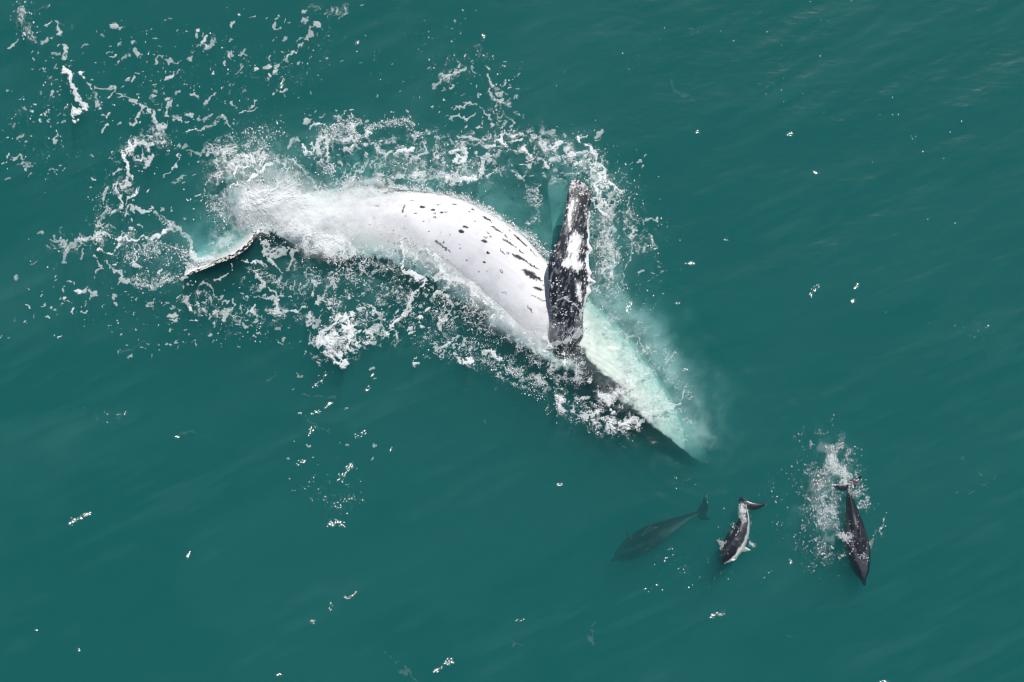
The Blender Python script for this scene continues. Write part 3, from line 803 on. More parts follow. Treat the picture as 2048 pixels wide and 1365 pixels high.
# -- splash ring
S(10, [(706, 630), (682, 639), (662, 654), (646, 670), (640, 690), (642, 706), (656, 716), (672, 724)], 1, .26); S(9, [(652, 690), (672, 684), (690, 676), (706, 664), (722, 660)], .95, .3); S(14, [(662, 705), (676, 712), (684, 728)], .9, .26)
S(8, [(668, 668), (690, 655), (712, 650)], .95, .34); S(10, [(690, 682), (716, 668), (742, 656), (764, 648)], .8, .3); S(8, [(720, 690), (750, 680), (780, 660), (790, 655)], .75, .36)
region(LC, [(650, 690), (700, 650), (690, 700)], 26, .75); region(LC, [(720, 675), (785, 665)], 22, .62); region(LC, [(620, 705), (640, 725)], 14, .45); region(SP, [(660, 680), (700, 645)], 22, .6); S(5, [(615, 706), (628, 716)], .75)
S(7, [(700, 600), (722, 605), (742, 618), (756, 632)], .75, .36); S(9, [(776, 655), (800, 636), (820, 622), (826, 602), (832, 586), (848, 576), (872, 566), (892, 560)], .85, .32)
S(8, [(872, 590), (894, 602), (906, 614), (892, 640), (884, 655)], .7, .4); S(8, [(870, 702), (890, 690), (906, 676), (922, 674), (926, 690), (914, 704)], .8, .36); S(8, [(914, 714), (926, 730), (950, 720)], .85, .32); S(8, [(966, 708), (984, 716), (1000, 722)], .85, .32)
S(7, [(890, 590), (898, 580)], .7, .25); S(4, [(850, 700), (870, 690)], .7); region(LC, [(820, 600), (900, 610), (960, 640)], 42, .38); region(LC, [(860, 690), (930, 700), (1000, 730)], 32, .38); region(LC, [(740, 620), (800, 640)], 36, .35); region(LC, [(730, 560), (800, 580)], 36, .30)
region(LC, [(1000, 730), (1050, 765), (1110, 760), (1160, 745)], 22, .60); region(LC, [(1010, 680), (1060, 720)], 24, .36); region(SP, [(860, 620), (930, 680), (1000, 710)], 36, .07); region(SP, [(1000, 740), (1080, 775)], 20, .4)
# -- lace lying on the lower side of the belly
S(9, [(806, 548), (802, 528), (812, 510), (806, 494), (802, 478)], .85, .3); S(12, [(812, 548), (826, 556)], .9, .25); S(9, [(818, 552), (836, 562), (858, 562), (876, 556)], .85, .3); S(13, [(858, 496), (872, 510), (882, 530), (880, 550)], .85, .28); S(5, [(824, 520), (840, 505), (858, 500)], .7, .34)
S(11, [(905, 560), (925, 572), (950, 584), (975, 596)], .7, .3); S(13, [(935, 572), (958, 584)], .8, .28); S(7, [(716, 520), (740, 545), (752, 560)], .5, .4)
region(LC, [(700, 510), (760, 530), (800, 510)], 32, .42); region(LC, [(800, 490), (850, 530), (900, 562), (960, 600), (1040, 650)], 17, .40); region(MS, [(740, 425), (800, 450), (850, 495), (900, 540), (950, 580), (1010, 620), (1070, 650)], 20, .42); region(MS, [(1000, 630), (1085, 665)], 24, .5); region(MI, [(790, 480), (880, 535), (990, 612), (1070, 650)], 14, .3)
region(SP, [(760, 450), (840, 490), (900, 540)], 20, .16)
# -- tail splash
region(LC, [(470, 330), (520, 350), (570, 380)], 62, .62, True, 4); region(LC, [(440, 400), (470, 420)], 34, .48, True, 4); region(LC, [(560, 310), (600, 350), (640, 390)], 22, .5); region(LC, [(500, 410), (540, 395), (600, 400)], 40, .62, True, 3); region(LC, [(590, 460), (650, 490), (690, 500)], 34, .72, True, 3)
region(MS, [(510, 405), (560, 400), (620, 420), (690, 435)], 44, .88, True, 2.6); region(MS, [(640, 395), (720, 392), (800, 400)], 20, .5); region(MS, [(700, 450), (780, 462)], 30, .28); region(MS, [(620, 455), (670, 480)], 30, .6); region(MI, [(520, 410), (560, 390), (620, 415), (680, 430)], 36, .4, True, 2.6); region(MI, [(500, 400), (560, 395)], 22, .8); region(MI, [(610, 460), (660, 480)], 30, .55); region(MI, [(680, 400), (740, 395), (780, 400)], 22, .5); region(MI, [(680, 440), (760, 450)], 30, .2); region(MI, [(460, 350), (530, 330)], 46, .16)
S(8, [(462, 375), (478, 350), (486, 335), (505, 330)], .9, .32); S(8, [(500, 360), (520, 345), (545, 335)], .95, .3); S(7, [(455, 335), (475, 325), (500, 325)], .8, .36); S(9, [(520, 400), (535, 380), (560, 370)], .9, .3); S(5, [(438, 350), (428, 375), (424, 400)], .7); S(4, [(585, 318), (610, 338), (632, 366), (644, 388)], .75, .3)
S(5, [(440, 335), (460, 305), (490, 292), (510, 300), (530, 292), (552, 288), (575, 300)], .7, .4); S(9, [(506, 402), (520, 412), (534, 400)], 1, .25)
region(SP, [(440, 340), (490, 300), (550, 295)], 30, .8); region(SP, [(425, 380), (430, 420), (450, 440)], 20, .6); region(SP, [(500, 350), (600, 390)], 55, .6); region(SP, [(560, 440), (680, 500)], 40, .4); region(SP, [(500, 440), (540, 470)], 22, .5)
region(MI, [(440, 480), (480, 460), (505, 440)], 18, .36); region(MI, [(405, 525), (425, 515)], 10, .55); region(LC, [(410, 500), (470, 480)], 16, .3)
# -- foam above the belly
region(LC, [(660, 262), (690, 252), (712, 268), (690, 285)], 20, .58); region(SP, [(660, 262), (690, 252), (712, 268)], 18, 1.1); S(8, [(603, 290), (612, 300), (628, 300), (646, 286), (656, 278)], .85, .3); S(8, [(640, 288), (638, 312)], .85, .3); S(9, [(656, 282), (654, 318)], .85, .32); S(6, [(581, 293), (594, 284)], .75, .3)
region(LC, [(650, 310), (652, 335), (668, 340)], 13, .5); region(LC, [(694, 290), (700, 300)], 12, .6); region(SP, [(645, 320), (660, 335)], 14, .4); S(6, [(690, 295), (698, 304)], .85, .3); S(3.5, [(680, 320), (690, 335), (693, 348)], .6); S(7, [(727, 267), (736, 260)], 1, .2)
region(SP, [(725, 262), (748, 250), (775, 245), (805, 242), (826, 256)], 9, .9); region(LC, [(735, 255), (775, 245), (815, 246)], 9, .5); region(LC, [(826, 270), (860, 268)], 11, .5); region(SP, [(826, 268), (862, 270)], 12, .5); S(6, [(826, 274), (836, 268)], .9, .3)
S(3.5, [(730, 270), (742, 284), (757, 294)], .8, .25); S(7, [(752, 298), (762, 310), (774, 304), (784, 298)], .95, .28); S(7, [(790, 306), (800, 298), (806, 302)], .9, .3); S(6, [(808, 304), (816, 306), (822, 298)], .9, .3); S(7, [(812, 312), (822, 325), (834, 318), (846, 310)], .8, .34); S(4, [(846, 292), (850, 305), (856, 316)], .75)
S(6, [(732, 308), (738, 316)], .8, .3); S(7, [(866, 318), (876, 314)], .8, .3); S(5, [(884, 326), (894, 320)], .7); S(11, [(904, 306), (922, 302), (936, 300), (930, 322), (906, 322)], .85, .32); S(9, [(955, 304), (966, 318), (964, 342)], .8, .34); S(9, [(968, 316), (978, 325)], .75, .3)
S(11, [(826, 352), (846, 358), (838, 366)], .8, .32); S(12, [(900, 362), (920, 360), (940, 362), (956, 352), (962, 340)], .95, .3); S(7, [(776, 362), (800, 354), (824, 352)], .75, .34); S(7, [(846, 358), (870, 360), (900, 352)], .75, .34); S(6, [(918, 338), (924, 326)], .7, .3)
region(LC, [(760, 350), (830, 350), (900, 355), (960, 340)], 24, .48); region(LC, [(780, 310), (860, 315), (940, 315)], 24, .40); region(LC, [(940, 300), (1000, 290), (1070, 290), (1120, 300)], 32, .46); region(LC, [(960, 350), (1040, 340)], 24, .34); region(LC, [(740, 300), (840, 290), (900, 300)], 26, .34); region(SP, [(780, 320), (900, 330), (1000, 330)], 40, .13); region(MI, [(780, 330), (880, 330)], 30, .08)
for (x0, y0, x1, y1) in [(672, 372, 712, 330), (684, 374, 730, 328), (700, 372, 742, 322), (712, 372, 760, 318), (730, 370, 764, 326), (746, 370, 778, 330), (660, 368, 690, 340), (755, 352, 780, 318), (640, 372, 660, 355), (690, 360, 715, 345)]:
    S(3.2, [(x0, y0), (x1, y1)], .65, .46)
region(LC, [(680, 368), (740, 340)], 20, .36); region(MI, [(640, 375), (700, 366), (760, 366)], 12, .4); region(SP, [(640, 370), (760, 360)], 16, .5)
region(SP, [(780, 369), (860, 377), (930, 396), (1000, 432), (1060, 474), (1094, 508)], 7, 1.3, False); region(MI, [(780, 372), (860, 380), (928, 398), (996, 434), (1056, 475), (1092, 510)], 5.5, .55, False)
# -- upper right foam
S(8, [(896, 148), (908, 152), (920, 152), (932, 144)], .65, .4); region(LC, [(890, 148), (935, 150)], 14, .45); S(5, [(868, 180), (878, 170), (888, 155)], .65); S(4, [(974, 172), (982, 166), (970, 148)], .65, .32); S(5, [(972, 178), (984, 190), (998, 202), (1012, 206)], .65, .34); S(4, [(948, 132), (958, 148)], .65)
S(4.5, [(918, 222), (928, 210), (946, 207)], .6, .32); S(5, [(954, 212), (968, 222), (978, 234), (983, 246)], .65, .32); S(4, [(905, 230), (922, 232), (936, 238), (950, 228)], .65, .32); S(5, [(1004, 252), (1008, 242), (1022, 244), (1025, 258)], .65, .34); S(5, [(988, 228), (1000, 232)], .6); S(5, [(1020, 220), (1034, 222)], .6)
S(8, [(1003, 272), (1010, 278), (1004, 284)], 1, .25); S(5, [(985, 282), (1004, 282), (1014, 290)], .9, .3); S(5, [(1010, 262), (1030, 266), (1044, 278)], .75, .32); S(6, [(922, 271), (944, 279), (966, 282)], .75, .3); S(3, [(1011, 262), (1006, 272)], .8, .2)
for (x0, y0, x1, y1) in [(1062, 278, 1074, 276), (1085, 288, 1092, 296), (1105, 296, 1128, 292), (1042, 296, 1050, 300), (1056, 316, 1066, 312), (1100, 320, 1124, 318), (1134, 314, 1162, 308), (1132, 306, 1136, 314), (1040, 330, 1060, 330), (1146, 330, 1156, 332), (968, 298, 976, 294), (1068, 300, 1058, 306)]:
    S(6.5, [(x0, y0), (x1, y1)], .85, .3)
region(LC, [(1040, 300), (1110, 300), (1160, 325)], 30, .50); region(LC, [(980, 170), (1010, 205), (1040, 235)], 10, .38); region(LC, [(1000, 220), (1020, 260)], 26, .30); region(SP, [(900, 110), (960, 120)], 20, .06); region(SP, [(960, 75), (958, 120)], 8, .12); region(SP, [(1040, 290), (1150, 300)], 34, .16)
S(9, [(1165, 272), (1168, 286), (1184, 306), (1198, 326), (1206, 344)], .95, .3); S(8, [(1204, 340), (1202, 360), (1202, 382)], .95, .3); S(7, [(1210, 350), (1226, 368), (1238, 380)], .9, .32); S(11, [(1192, 398), (1202, 392), (1210, 400), (1204, 416)], .95, .28); S(8, [(1196, 404), (1206, 424)], 1, .28)
S(6, [(1212, 428), (1222, 446), (1240, 456)], .8, .32); S(5, [(1216, 450), (1220, 480), (1219, 510), (1224, 530)], .7, .34); S(11, [(1210, 542), (1226, 540), (1222, 560)], .7, .34); S(4, [(1248, 438), (1262, 456)], .7); S(4, [(1290, 444), (1300, 466), (1306, 486)], .65, .34); S(4.5, [(1294, 446), (1312, 438)], .65); S(4, [(1268, 468), (1264, 486)], .75)
S(2.5, [(1270, 470), (1264, 500), (1254, 545), (1250, 585)], .5, .36); S(3, [(1300, 566), (1318, 552), (1324, 536)], .5)
region(LC, [(1180, 320), (1200, 350), (1215, 390), (1215, 430)], 26, .60); region(LC, [(1200, 440), (1215, 520), (1220, 580)], 26, .48); region(LC, [(1240, 420), (1260, 470), (1290, 480)], 28, .36); region(LC, [(1190, 560), (1215, 600)], 20, .36); region(SP, [(1190, 330), (1230, 400), (1220, 480), (1220, 570)], 30, .30); region(SP, [(1270, 420), (1310, 480)], 26, .10); region(SP, [(1150, 355), (1120, 352)], 12, .6)
region(LC, [(1060, 380), (1070, 440)], 18, .34); region(MI, [(1200, 440), (1215, 560)], 24, .18); region(MI, [(1180, 590), (1240, 660)], 24, .14)
# -- flipper root and head
S(9, [(1092, 672), (1100, 682), (1098, 688)], 1, .22); S(8, [(1106, 686), (1124, 684), (1142, 680), (1158, 664)], .8, .28); S(4, [(1118, 600), (1142, 606), (1158, 622), (1164, 640)], .75, .25); S(4, [(1090, 640), (1110, 620)], .5); S(6, [(1124, 706), (1132, 722), (1128, 735)], .85, .28)
region(LC, [(1110, 640), (1140, 670), (1160, 650)], 22, .42); region(LC, [(1130, 700), (1170, 730)], 24, .42); region(SP, [(1120, 630), (1150, 680)], 26, .4); region(MI, [(1060, 650), (1085, 690)], 18, .16); region(SP, [(1140, 560), (1130, 640)], 26, .12)
S(8, [(1110, 800), (1130, 808), (1152, 800), (1178, 794)], .75, .34); S(8, [(1112, 802), (1128, 822), (1168, 834), (1200, 842)], .8, .34); S(12, [(1198, 786), (1206, 800), (1216, 816)], .85, .28); S(9, [(1206, 796), (1228, 780), (1262, 764)], .75, .32); S(10, [(1196, 850), (1220, 860), (1252, 856), (1276, 840)], .7, .4); S(8, [(1276, 840), (1312, 826), (1342, 814)], .6, .38)
S(3.5, [(1338, 818), (1358, 804), (1368, 784)], .7, .3); S(2.6, [(1256, 742), (1282, 718), (1291, 696), (1286, 678)], .6, .3); S(2.5, [(1250, 668), (1275, 668), (1290, 680)], .4, .36); S(2.5, [(1296, 690), (1304, 700)], .4); S(3, [(1330, 738), (1342, 726), (1354, 708)], .75); region(SP, [(1330, 738), (1356, 712)], 7, .3)
region(LC, [(1120, 805), (1180, 830), (1230, 850)], 24, .62); region(LC, [(1210, 800), (1270, 800), (1330, 810)], 30, .44); region(LC, [(1215, 855), (1260, 850)], 18, .7); region(SP, [(1120, 805), (1190, 840), (1240, 860)], 18, .8); region(MI, [(1220, 790), (1300, 800)], 26, .18); region(LC, [(1240, 700), (1280, 760)], 34, .22); region(LC, [(1060, 700), (1120, 740), (1180, 760)], 24, .44)
region(MI, [(1180, 640), (1260, 740)], 34, .16); region(LC, [(1190, 600), (1250, 680), (1320, 780), (1370, 850)], 30, .30); region(LC, [(1280, 650), (1340, 740), (1370, 800)], 34, .22); region(LC, [(1100, 360), (1125, 352), (1145, 356)], 9, .5)
# -- around the dolphins
region(LC, [(1660, 905), (1672, 930), (1690, 950)], 20, .62); region(SP, [(1660, 900), (1675, 935)], 28, 2.2); region(SP, [(1608, 875), (1630, 900), (1650, 950)], 14, .6); region(SP, [(1635, 960), (1650, 1020), (1650, 1090)], 32, .75); region(SP, [(1690, 960), (1720, 975), (1728, 1010)], 9, 1.0); region(LC, [(1685, 965), (1726, 990), (1726, 1015)], 9, .5)
region(MI, [(1660, 905), (1680, 945)], 18, .26); region(MI, [(1640, 970), (1650, 1020), (1655, 1070)], 26, .13); region(LC, [(1640, 980), (1655, 1060)], 22, .36); region(SP, [(1685, 1078), (1705, 1072), (1735, 1090)], 10, .8); region(SP, [(1700, 1100), (1735, 1110)], 13, .5); region(SP, [(1768, 1020), (1766, 1050), (1752, 1072)], 6, .5); region(LC, [(1680, 1076), (1704, 1070)], 7, .6); S(4, [(1768, 1026), (1768, 1044), (1756, 1068)], .6)
region(SP, [(1492, 1000), (1490, 1035), (1494, 1050)], 8, .8); region(LC, [(1492, 1010), (1490, 1045)], 10, .55); region(SP, [(1466, 1062), (1482, 1074)], 11, .3); region(SP, [(1440, 1085), (1450, 1100)], 6, .7); region(MI, [(1492, 1010), (1490, 1050)], 9, .35)
region(SP, [(1330, 1120), (1440, 1140), (1500, 1150)], 34, .022); region(SP, [(1560, 980), (1560, 1080)], 34, .03); region(SP, [(1380, 960), (1400, 1000)], 30, .015); region(SP, [(1800, 600), (1900, 300)], 120, .0012)
for (x0, y0) in [(1090, 150), (1500, 60), (1600, 150), (1700, 40), (1850, 250), (1950, 640), (1380, 40), (1280, 130), (740, 150), (450, 90), (600, 180)]: region(SP, [(x0, y0)], 60, .008)
region(SP, [(300, 150), (400, 120), (440, 200)], 80, .03); region(SP, [(500, 170), (640, 90)], 40, .05); region(SP, [(50, 260), (100, 300)], 60, .03); region(SP, [(200, 620), (400, 660)], 40, .02); region(SP, [(880, 120), (1000, 160)], 50, .03); region(SP, [(1300, 560), (1250, 600)], 40, .03)
region(SP, [(190, 835), (240, 830)], 12, .16); region(SP, [(700, 1000), (640, 980)], 26, .06); region(SP, [(1640, 1080), (1600, 1100)], 26, .06)

# scattered flat foam blobs
def blobs(n, x0, y0, x1, y1, r0, r1, al0):
    for _ in range(n):
        bx, by = rng.uniform(x0, x1), rng.uniform(y0, y1); r = r0 + (r1 - r0) * rng.random()**4.5; al = al0 * rng.uniform(.55, 1.15)
        an = rng.normal() * 0.5 - 0.4; l = r * rng.uniform(0, 2.4)
        sl = box([(bx, by)], r * 4 + 6)
        d = seg_dist(PX[sl] + wxn[sl] * 16 + wx2[sl] * 9, PY[sl] + wyn[sl] * 16 + wy2[sl] * 9, (bx - l * math.cos(an), by - l * math.sin(an)), (bx + l * math.cos(an), by + l * math.sin(an)))[0]
        F[sl] = np.maximum(F[sl], al * (1 - sstep(.7, 1.2, d / (r * (.45 + 1.1 * wob[sl])))))
blobs(130, 200, 40, 480, 300, .8, 4.0, .62); blobs(60, 440, 20, 620, 200, .8, 3.0, .58); blobs(60, 60, 60, 220, 260, .8, 3.0, .6); blobs(50, 0, 180, 130, 360, .8, 3.0, .55)
blobs(90, 90, 500, 420, 640, .8, 4.2, .7); blobs(100, 380, 560, 640, 690, .7, 3.2, .7); blobs(90, 640, 540, 860, 660, .7, 2.8, .75); blobs(110, 820, 580, 1020, 740, .7, 2.8, .75); blobs(60, 860, 120, 1040, 300, 1, 3.4, .6); blobs(80, 960, 260, 1200, 360, 1, 4, .75); blobs(50, 180, 300, 420, 460, 1, 3.4, .7)
blobs(60, 600, 220, 860, 330, 1, 3.2, .7); blobs(60, 1180, 300, 1320, 560, 1, 3, .6); blobs(30, 240, 640, 380, 720, 1, 2.6, .6); blobs(20, 0, 560, 150, 680, .8, 2.2, .6); blobs(26, 560, 740, 760, 1010, .8, 2.4, .5); blobs(40, 600, 0, 1000, 200, .7, 1.8, .55)

# lace of bubbles: cell walls that thicken with the control field
f1, f2 = worley(QX / 18, QY / 15, 1); e1 = f2 - f1
f1, f2 = worley(QX / 7 + 40, QY / 6 + 11, 2); e2 = f2 - f1
val = LC * 0.95 + (brk - 0.5) * 1.1 * sstep(0.02, .25, LC) + (wob - 0.5) * 0.30 - 0.235
r1 = np.abs(fbm(QX / 30 + 13, QY / 24 + 5, 111, 5, .55) - 0.5) * 8.5
r2 = np.abs(fbm(QX / 14 + 3, QY / 11 + 25, 117, 4, .58) - 0.5) * 7.5
hi = sstep(.36, .56, LC)
lace = sstep(0.0, 0.11, val - np.minimum(r1, e1 * 2.6 + .05)) * (0.25 + 0.75 * hi)
tw = 0.30 * sstep(.10, .36, LC) * np.clip(0.1 + 1.5 * (wob - .15), 0.05, 1.4)
line = (1 - sstep(tw * .55, tw + .01, np.minimum(r1, r2 * 1.25 + .05))) * sstep(0.40, 0.52, brk + (LC - .3) * .45) * sstep(.06, .2, LC)
lace = np.maximum(lace, line * .95)
lace2 = sstep(0.0, 0.14, val * 0.92 - np.minimum(r2 + .07, e2 * 1.5 + .10)) * (0.12 + 0.88 * hi)
f1, f2 = worley((QX + wx2 * 14) / 33 + 7, (QY + wy2 * 14) / 33 + 3, 3); e3 = f2 - f1
fil = (1 - sstep(0.012, 0.05, np.minimum(e3, r1 * .35))) * sstep(0.08, 0.26, LC) * sstep(0.34, 0.50, brk) * 0.62
opac = (0.38 + 0.42 * sstep(.30, .70, fbm(PX / 40, PY / 40, 121, 3))) + 0.35 * sstep(.45, .8, LC)
lace = lace * opac; lace2 = lace2 * opac * 0.85
LA = np.maximum(np.maximum(lace, fil), lace2) * sstep(0.03, 0.2, LC) * (0.80 + 0.3 * grain)
mb = fbm(PX / 13, PY / 13, 81, 6, .68)
mist = MI * sstep(0.28, 0.72, mb + (MI - .3) * .35) * 1.35 * (0.88 + 0.24 * grain)
milk = MS * np.clip(0.35 + 1.1 * fbm(PX / 30 + 3, PY / 22, 83, 6, .6), 0, 1.15)
mist = 1 - (1 - np.clip(mist, 0, .95)) * (1 - np.clip(milk, 0, .93))
ang = np.arctan2(PY - 405, PX - 540); rad = np.hypot(PX - 540, PY - 405)
ray = fbm(ang * 16 + 60, rad / 42, 95, 4, .65)
tailw = sstep(150, 110, rad) * (ang < 0.5)
LA = LA * (1 - tailw * sstep(0.58, 0.42, ray) * 0.75)
# faint wisps: bluish reflections painted as thin foam cover
WI = np.zeros_like(PX)
for k in range(38):
    bx, by = rng.uniform(20, 2030), rng.uniform(20, 1345); an = rng.choice([-0.4, 0.5, 1.1]) + rng.normal() * .35; l = rng.uniform(12, 46)
    pts = [(bx + math.cos(an) * l * t_ + 6 * math.sin(t_ * 3 + k), by + math.sin(an) * l * t_ + 6 * math.cos(t_ * 2 + k)) for t_ in (-1, -.5, 0, .5, 1)]
    sl = box(pts, 30); d = pdist(pts, sl)
    WI[sl] = np.maximum(WI[sl], 0.055 * rng.uniform(.3, 1.2) * np.exp(-(d / (0.6 + 3.4 * wob[sl]))**2) * sstep(.42, .62, brk[sl]))
F = F * (0.82 + 0.3 * grain) * (0.72 + 0.45 * sstep(.3, .7, fbm(PX / 36 + 8, PY / 36, 123, 3)))
cover = 1 - (1 - np.clip(F, 0, 1)) * (1 - np.clip(LA, 0, 1)) * (1 - np.clip(mist, 0, .95)) * (1 - WI)
cover = np.clip(cover, 0, 0.97)
cover[cover < 0.025] = 0
# heaped water of the tail splash and of the ring
heap = 0.20 * np.exp(-(((PX - 530) / 75)**2 + ((PY - 385) / 60)**2)) + 0.08 * np.exp(-(((PX - 630) / 60)**2 + ((PY - 450) / 50)**2)) + 0.12 * np.exp(-(((PX - 672) / 40)**2 + ((PY - 690) / 38)**2)) \
     + 0.12 * np.exp(-(((PX - 1215) / 50)**2 + ((PY - 815) / 40)**2)) + 0.08 * np.exp(-(((PX - 1202) / 20)**2 + ((PY - 400) / 30)**2))
heap = heap * (0.35 + 1.3 * fbm(PX / 48, PY / 48, 91, 4, .45))
base = waves(GX, GY)
topz = sample(TOP, GX, GY)
FZ = np.maximum(base, topz) + 0.014 + np.where(topz > -0.15, 0.010, 0.028) * cover * (0.4 + 1.2 * wob) * np.minimum(1, F + LA + .1) + heap
m = cover > 0
cell = m[:-1, :-1] | m[1:, :-1] | m[:-1, 1:] | m[1:, 1:]
# leave foam off the steep flanks of the animals
steep = (np.abs(FZ[1:, :-1] - FZ[:-1, :-1]) > 0.12) | (np.abs(FZ[:-1, 1:] - FZ[:-1, :-1]) > 0.12)
cell &= ~steep
jj, ii = np.nonzero(cell)


def foam_sheet(name, sel, label):
    j, i = jj[sel], ii[sel]
    ids = np.stack([j * NX + i, j * NX + i + 1, (j + 1) * NX + i + 1, (j + 1) * NX + i], 1)
    u, inv = np.unique(ids, return_inverse=True)
    v = np.stack([GX.ravel()[u], GY.ravel()[u], FZ.ravel()[u]], 1)
    o = mesh_obj(name, v, inv.reshape(-1, 4), None, M_FOAM, attrs={'cover': cover.ravel()[u]})
    tag(o, label, 'sea foam', None, 'stuff')
    return o


cxp = PX[jj, ii]; cyp = PY[jj, ii]
tail = ((cxp > 405) & (cxp < 720) & (cyp > 280) & (cyp < 520) & ~((cxp > 640) & (cyp < 350)))
dol = (cxp > 1400) & (cyp > 850)
foam_sheet('splash_foam', tail, 'dense white splash foam heaped over the whale tail stock')
foam_sheet('wake_foam', dol, 'thin white wake foam around the two surfaced dolphins')
foam_sheet('sea_foam', ~tail & ~dol, 'lacy white foam strands drifting on the water around the whale')
print('foam quads', len(jj))

# ------------------------------------------------------------------ spray
octv = np.array([(1, 0, 0), (-1, 0, 0), (0, 1, 0), (0, -1, 0), (0, 0, 1), (0, 0, -1)], float)
octf = np.array([(0, 2, 4), (2, 1, 4), (1, 3, 4), (3, 0, 4), (2, 0, 5), (1, 2, 5), (3, 1, 5), (0, 3, 5)])
dens = np.clip(SP, 0, 2.6) * sstep(0.33, 0.62, brk) * (0.35 + 1.3 * sstep(.4, .8, wob)) * 0.95 * np.where(topz > 0.08, 0.10, 1.0) * sstep(0.8, 0.4, cover) * np.where((PX - 530)**2 + (PY - 400)**2 < 130**2, .55, 1)
hit = rng.random(dens.shape, dtype=np.float32) < dens
dj, di = np.nonzero(hit)
print('drops', len(dj))
if len(dj) > 70000:
    k = rng.choice(len(dj), 70000, replace=False); dj, di = dj[k], di[k]
n = len(dj)
r = (0.0028 + 0.011 * rng.random(n)**7)
z = np.maximum(base[dj, di], np.where(topz[dj, di] > -1, topz[dj, di], -1)) + heap[dj, di] + r * 0.8 + np.where(SP[dj, di] > 0.3, 0.10, 0.01) * rng.random(n)**2
dz = (PX[dj, di] > 1400) & (PY[dj, di] > 850); r = np.where(dz, r * 0.78, r)
pos = np.stack([GX[dj, di] + rng.normal(0, .004, n), GY[dj, di] + rng.normal(0, .004, n), z], 1)
stretch = np.stack([r * rng.uniform(.8, 1.8, n), r * rng.uniform(.8, 2.4, n), r], 1)
V = (pos[:, None, :] + octv[None] * stretch[:, None, :]).reshape(-1, 3)
T3 = (np.arange(n)[:, None, None] * 6 + octf[None]).reshape(-1, 3)
sp = mesh_obj('spray_droplets', V, None, T3, M_DROP)
tag(sp, 'tiny white spray droplets thrown up around the whale and dolphins', 'sea spray', None, 'stuff')

# ------------------------------------------------------------------ little steep wave crests that catch the sun
m, nt, N, L, out = new_mat('wave_crest_water')
tr = N.new('ShaderNodeBsdfTransparent'); gl = N.new('ShaderNodeBsdfGlossy'); gl.inputs['Roughness'].default_value = 0.17
fr = N.new('ShaderNodeFresnel'); fr.inputs['IOR'].default_value = 1.333; mx = N.new('ShaderNodeMixShader')
L.new(fr.outputs[0], mx.inputs[0]); L.new(tr.outputs[0], mx.inputs[1]); L.new(gl.outputs[0], mx.inputs[2]); L.new(mx.outputs[0], out.inputs['Surface'])
cv, cf = [], []
az = math.pi / 2 - R(SUN_AZ)
hx, hy = math.cos(az), math.sin(az)
tilt = (90 - SUN_EL) / 2
for (gx_, gy_, spd, cnt, an) in GL:
    for k in range(int(cnt * 3.2)):
        d_ = (rng.random() - 0.5) * 2 * spd; e_ = rng.normal() * (1.2 + spd * 0.10)
        qx = X(gx_ + d_ * math.cos(R(an)) - e_ * math.sin(R(an))); qy = Y(gy_ + d_ * math.sin(R(an)) + e_ * math.cos(R(an)))
        ln = 0.015 + 0.050 * rng.random()**1.8 * (1.25 if cnt < 5 else 1.0); wd = ln * rng.uniform(0.4, 0.8); rot = R(-an + rng.normal() * 15)
        # the face leans towards the light by the tilt of the crest; it bulges a little
        ti = math.tan(R(tilt + rng.normal() * 2.0)); a_t = rng.normal() * 0.06
        b_i = len(cv)
        nr_, na_ = 4, 10
        zc = float(waves(np.array([qx]), np.array([qy]))[0]) + 0.006
        pts = []
        for a_i in range(na_):
            pts.append(0.75 + 0.5 * rng.random())
        cv.append((qx, qy, zc + ln * ti))
        for r_i in range(1, nr_):
            for a_i in range(na_):
                q_ = 2 * math.pi * a_i / na_; rr_ = r_i / (nr_ - 1) * pts[a_i]
                lx, ly = math.cos(q_) * ln * rr_, math.sin(q_) * wd * rr_
                wx_, wy_ = lx * math.cos(rot) - ly * math.sin(rot), lx * math.sin(rot) + ly * math.cos(rot)
                up_ = -(wx_ * (hx - a_t * hy) + wy_ * (hy + a_t * hx)) * ti
                cv.append((qx + wx_, qy + wy_, zc + ln * ti + up_ - 0.9 * rr_ * rr_ * (ln * 0.10)))
        for a_i in range(na_):
            n_i = (a_i + 1) % na_
            cf.append((b_i, b_i + 1 + a_i, b_i + 1 + n_i))
            for r_i in range(nr_ - 2):
                p0 = b_i + 1 + r_i * na_
                cf += [(p0 + a_i, p0 + na_ + a_i, p0 + na_ + n_i), (p0 + a_i, p0 + na_ + n_i, p0 + n_i)]
cr = mesh_obj('wave_crests', cv, None, cf, m)
tag(cr, 'small bright crests of ripples glinting in the sun on the green sea', 'wave crests', None, 'stuff')

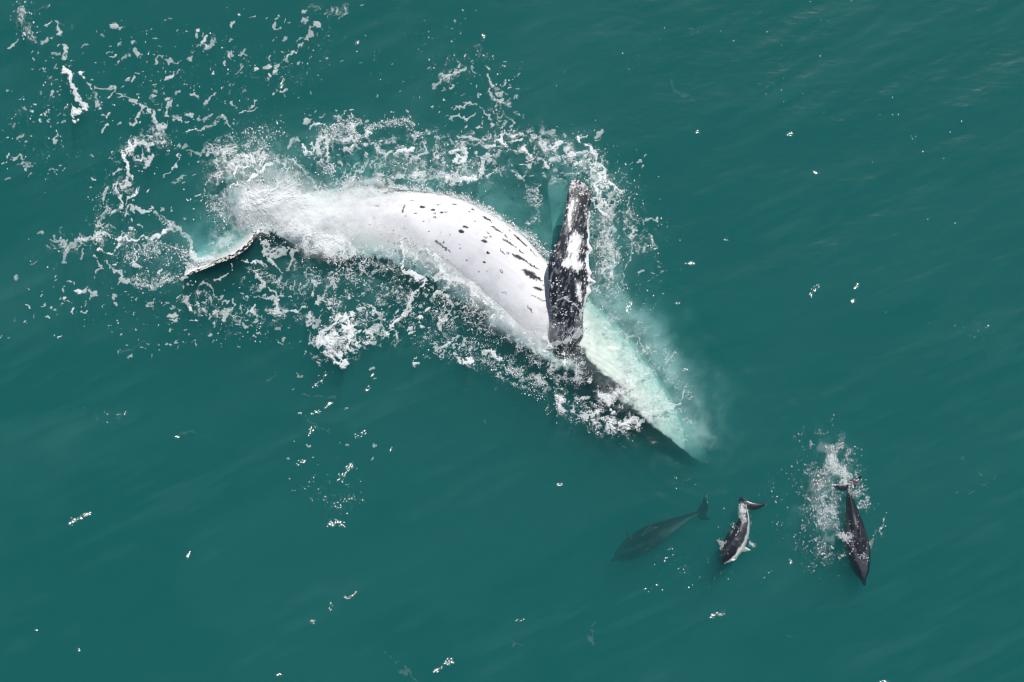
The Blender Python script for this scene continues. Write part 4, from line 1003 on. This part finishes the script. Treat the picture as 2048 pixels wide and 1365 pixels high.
# ------------------------------------------------------------------ bubble sheet added under the surface to paint light scattered off the whale
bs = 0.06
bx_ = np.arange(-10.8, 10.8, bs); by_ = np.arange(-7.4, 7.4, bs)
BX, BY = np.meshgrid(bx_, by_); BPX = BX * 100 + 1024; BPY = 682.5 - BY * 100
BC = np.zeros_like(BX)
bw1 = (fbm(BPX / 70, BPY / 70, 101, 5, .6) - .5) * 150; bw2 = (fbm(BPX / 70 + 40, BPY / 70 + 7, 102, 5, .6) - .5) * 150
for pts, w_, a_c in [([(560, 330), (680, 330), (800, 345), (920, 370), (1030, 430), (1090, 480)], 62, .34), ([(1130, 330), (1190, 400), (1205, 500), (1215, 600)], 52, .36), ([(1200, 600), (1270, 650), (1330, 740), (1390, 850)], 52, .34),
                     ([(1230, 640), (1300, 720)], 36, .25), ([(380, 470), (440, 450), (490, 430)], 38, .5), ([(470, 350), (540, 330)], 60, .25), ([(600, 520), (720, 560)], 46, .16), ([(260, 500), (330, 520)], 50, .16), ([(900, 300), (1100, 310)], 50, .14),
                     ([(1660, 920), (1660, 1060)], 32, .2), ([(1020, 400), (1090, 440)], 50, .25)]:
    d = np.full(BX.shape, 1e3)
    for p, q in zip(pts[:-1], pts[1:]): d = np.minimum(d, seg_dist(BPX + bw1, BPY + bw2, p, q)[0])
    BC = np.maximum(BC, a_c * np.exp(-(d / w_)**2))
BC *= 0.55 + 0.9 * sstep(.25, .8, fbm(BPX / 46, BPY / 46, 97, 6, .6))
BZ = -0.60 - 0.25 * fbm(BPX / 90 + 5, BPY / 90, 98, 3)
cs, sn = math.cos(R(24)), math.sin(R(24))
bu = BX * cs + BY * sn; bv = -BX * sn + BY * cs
strk = sstep(0.42, 0.75, fbm(bu / 1.5 + 30, bv / 0.22 + 30, 99, 5, .6)) * sstep(.35, .65, fbm(bu / 2.2 + 9, bv / 1.1 + 9, 90, 3))  # pale streaks painted in place of sky reflected by ripples
pat = sstep(0.40, 0.72, fbm(bu / 3.2 + 3, bv / 1.6 + 3, 89, 4)) * (0.25 + 0.75 * sstep(1300, 0, BPX * 0.8 + BPY * 0.6))  # broad brightening towards upper left, painted into the sheet
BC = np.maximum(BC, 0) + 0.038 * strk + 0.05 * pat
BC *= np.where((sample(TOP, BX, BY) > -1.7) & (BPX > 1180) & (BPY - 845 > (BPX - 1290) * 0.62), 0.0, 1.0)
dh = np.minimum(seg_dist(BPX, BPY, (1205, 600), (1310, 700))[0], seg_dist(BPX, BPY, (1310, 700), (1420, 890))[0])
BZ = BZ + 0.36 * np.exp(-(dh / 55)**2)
BC += 0.30 * np.exp(-(dh / 30)**2) * sstep(.25, .7, fbm(BPX / 26, BPY / 26, 131, 4))  # extra painted glow softening the edge of the head
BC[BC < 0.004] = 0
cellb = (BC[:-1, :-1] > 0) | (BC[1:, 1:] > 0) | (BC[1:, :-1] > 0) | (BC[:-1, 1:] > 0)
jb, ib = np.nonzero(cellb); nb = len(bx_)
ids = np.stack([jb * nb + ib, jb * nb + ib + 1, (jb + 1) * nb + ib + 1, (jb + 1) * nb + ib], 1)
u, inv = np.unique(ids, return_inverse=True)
bub = mesh_obj('bubble_glow_sheet', np.stack([BX.ravel()[u], BY.ravel()[u], BZ.ravel()[u]], 1), inv.reshape(-1, 4), None, M_FOAM, attrs={'cover': BC.ravel()[u]})
tag(bub, 'pale bubble sheet added under the water to paint the teal glow around the whale', 'bubble glow sheet', None, 'stuff')
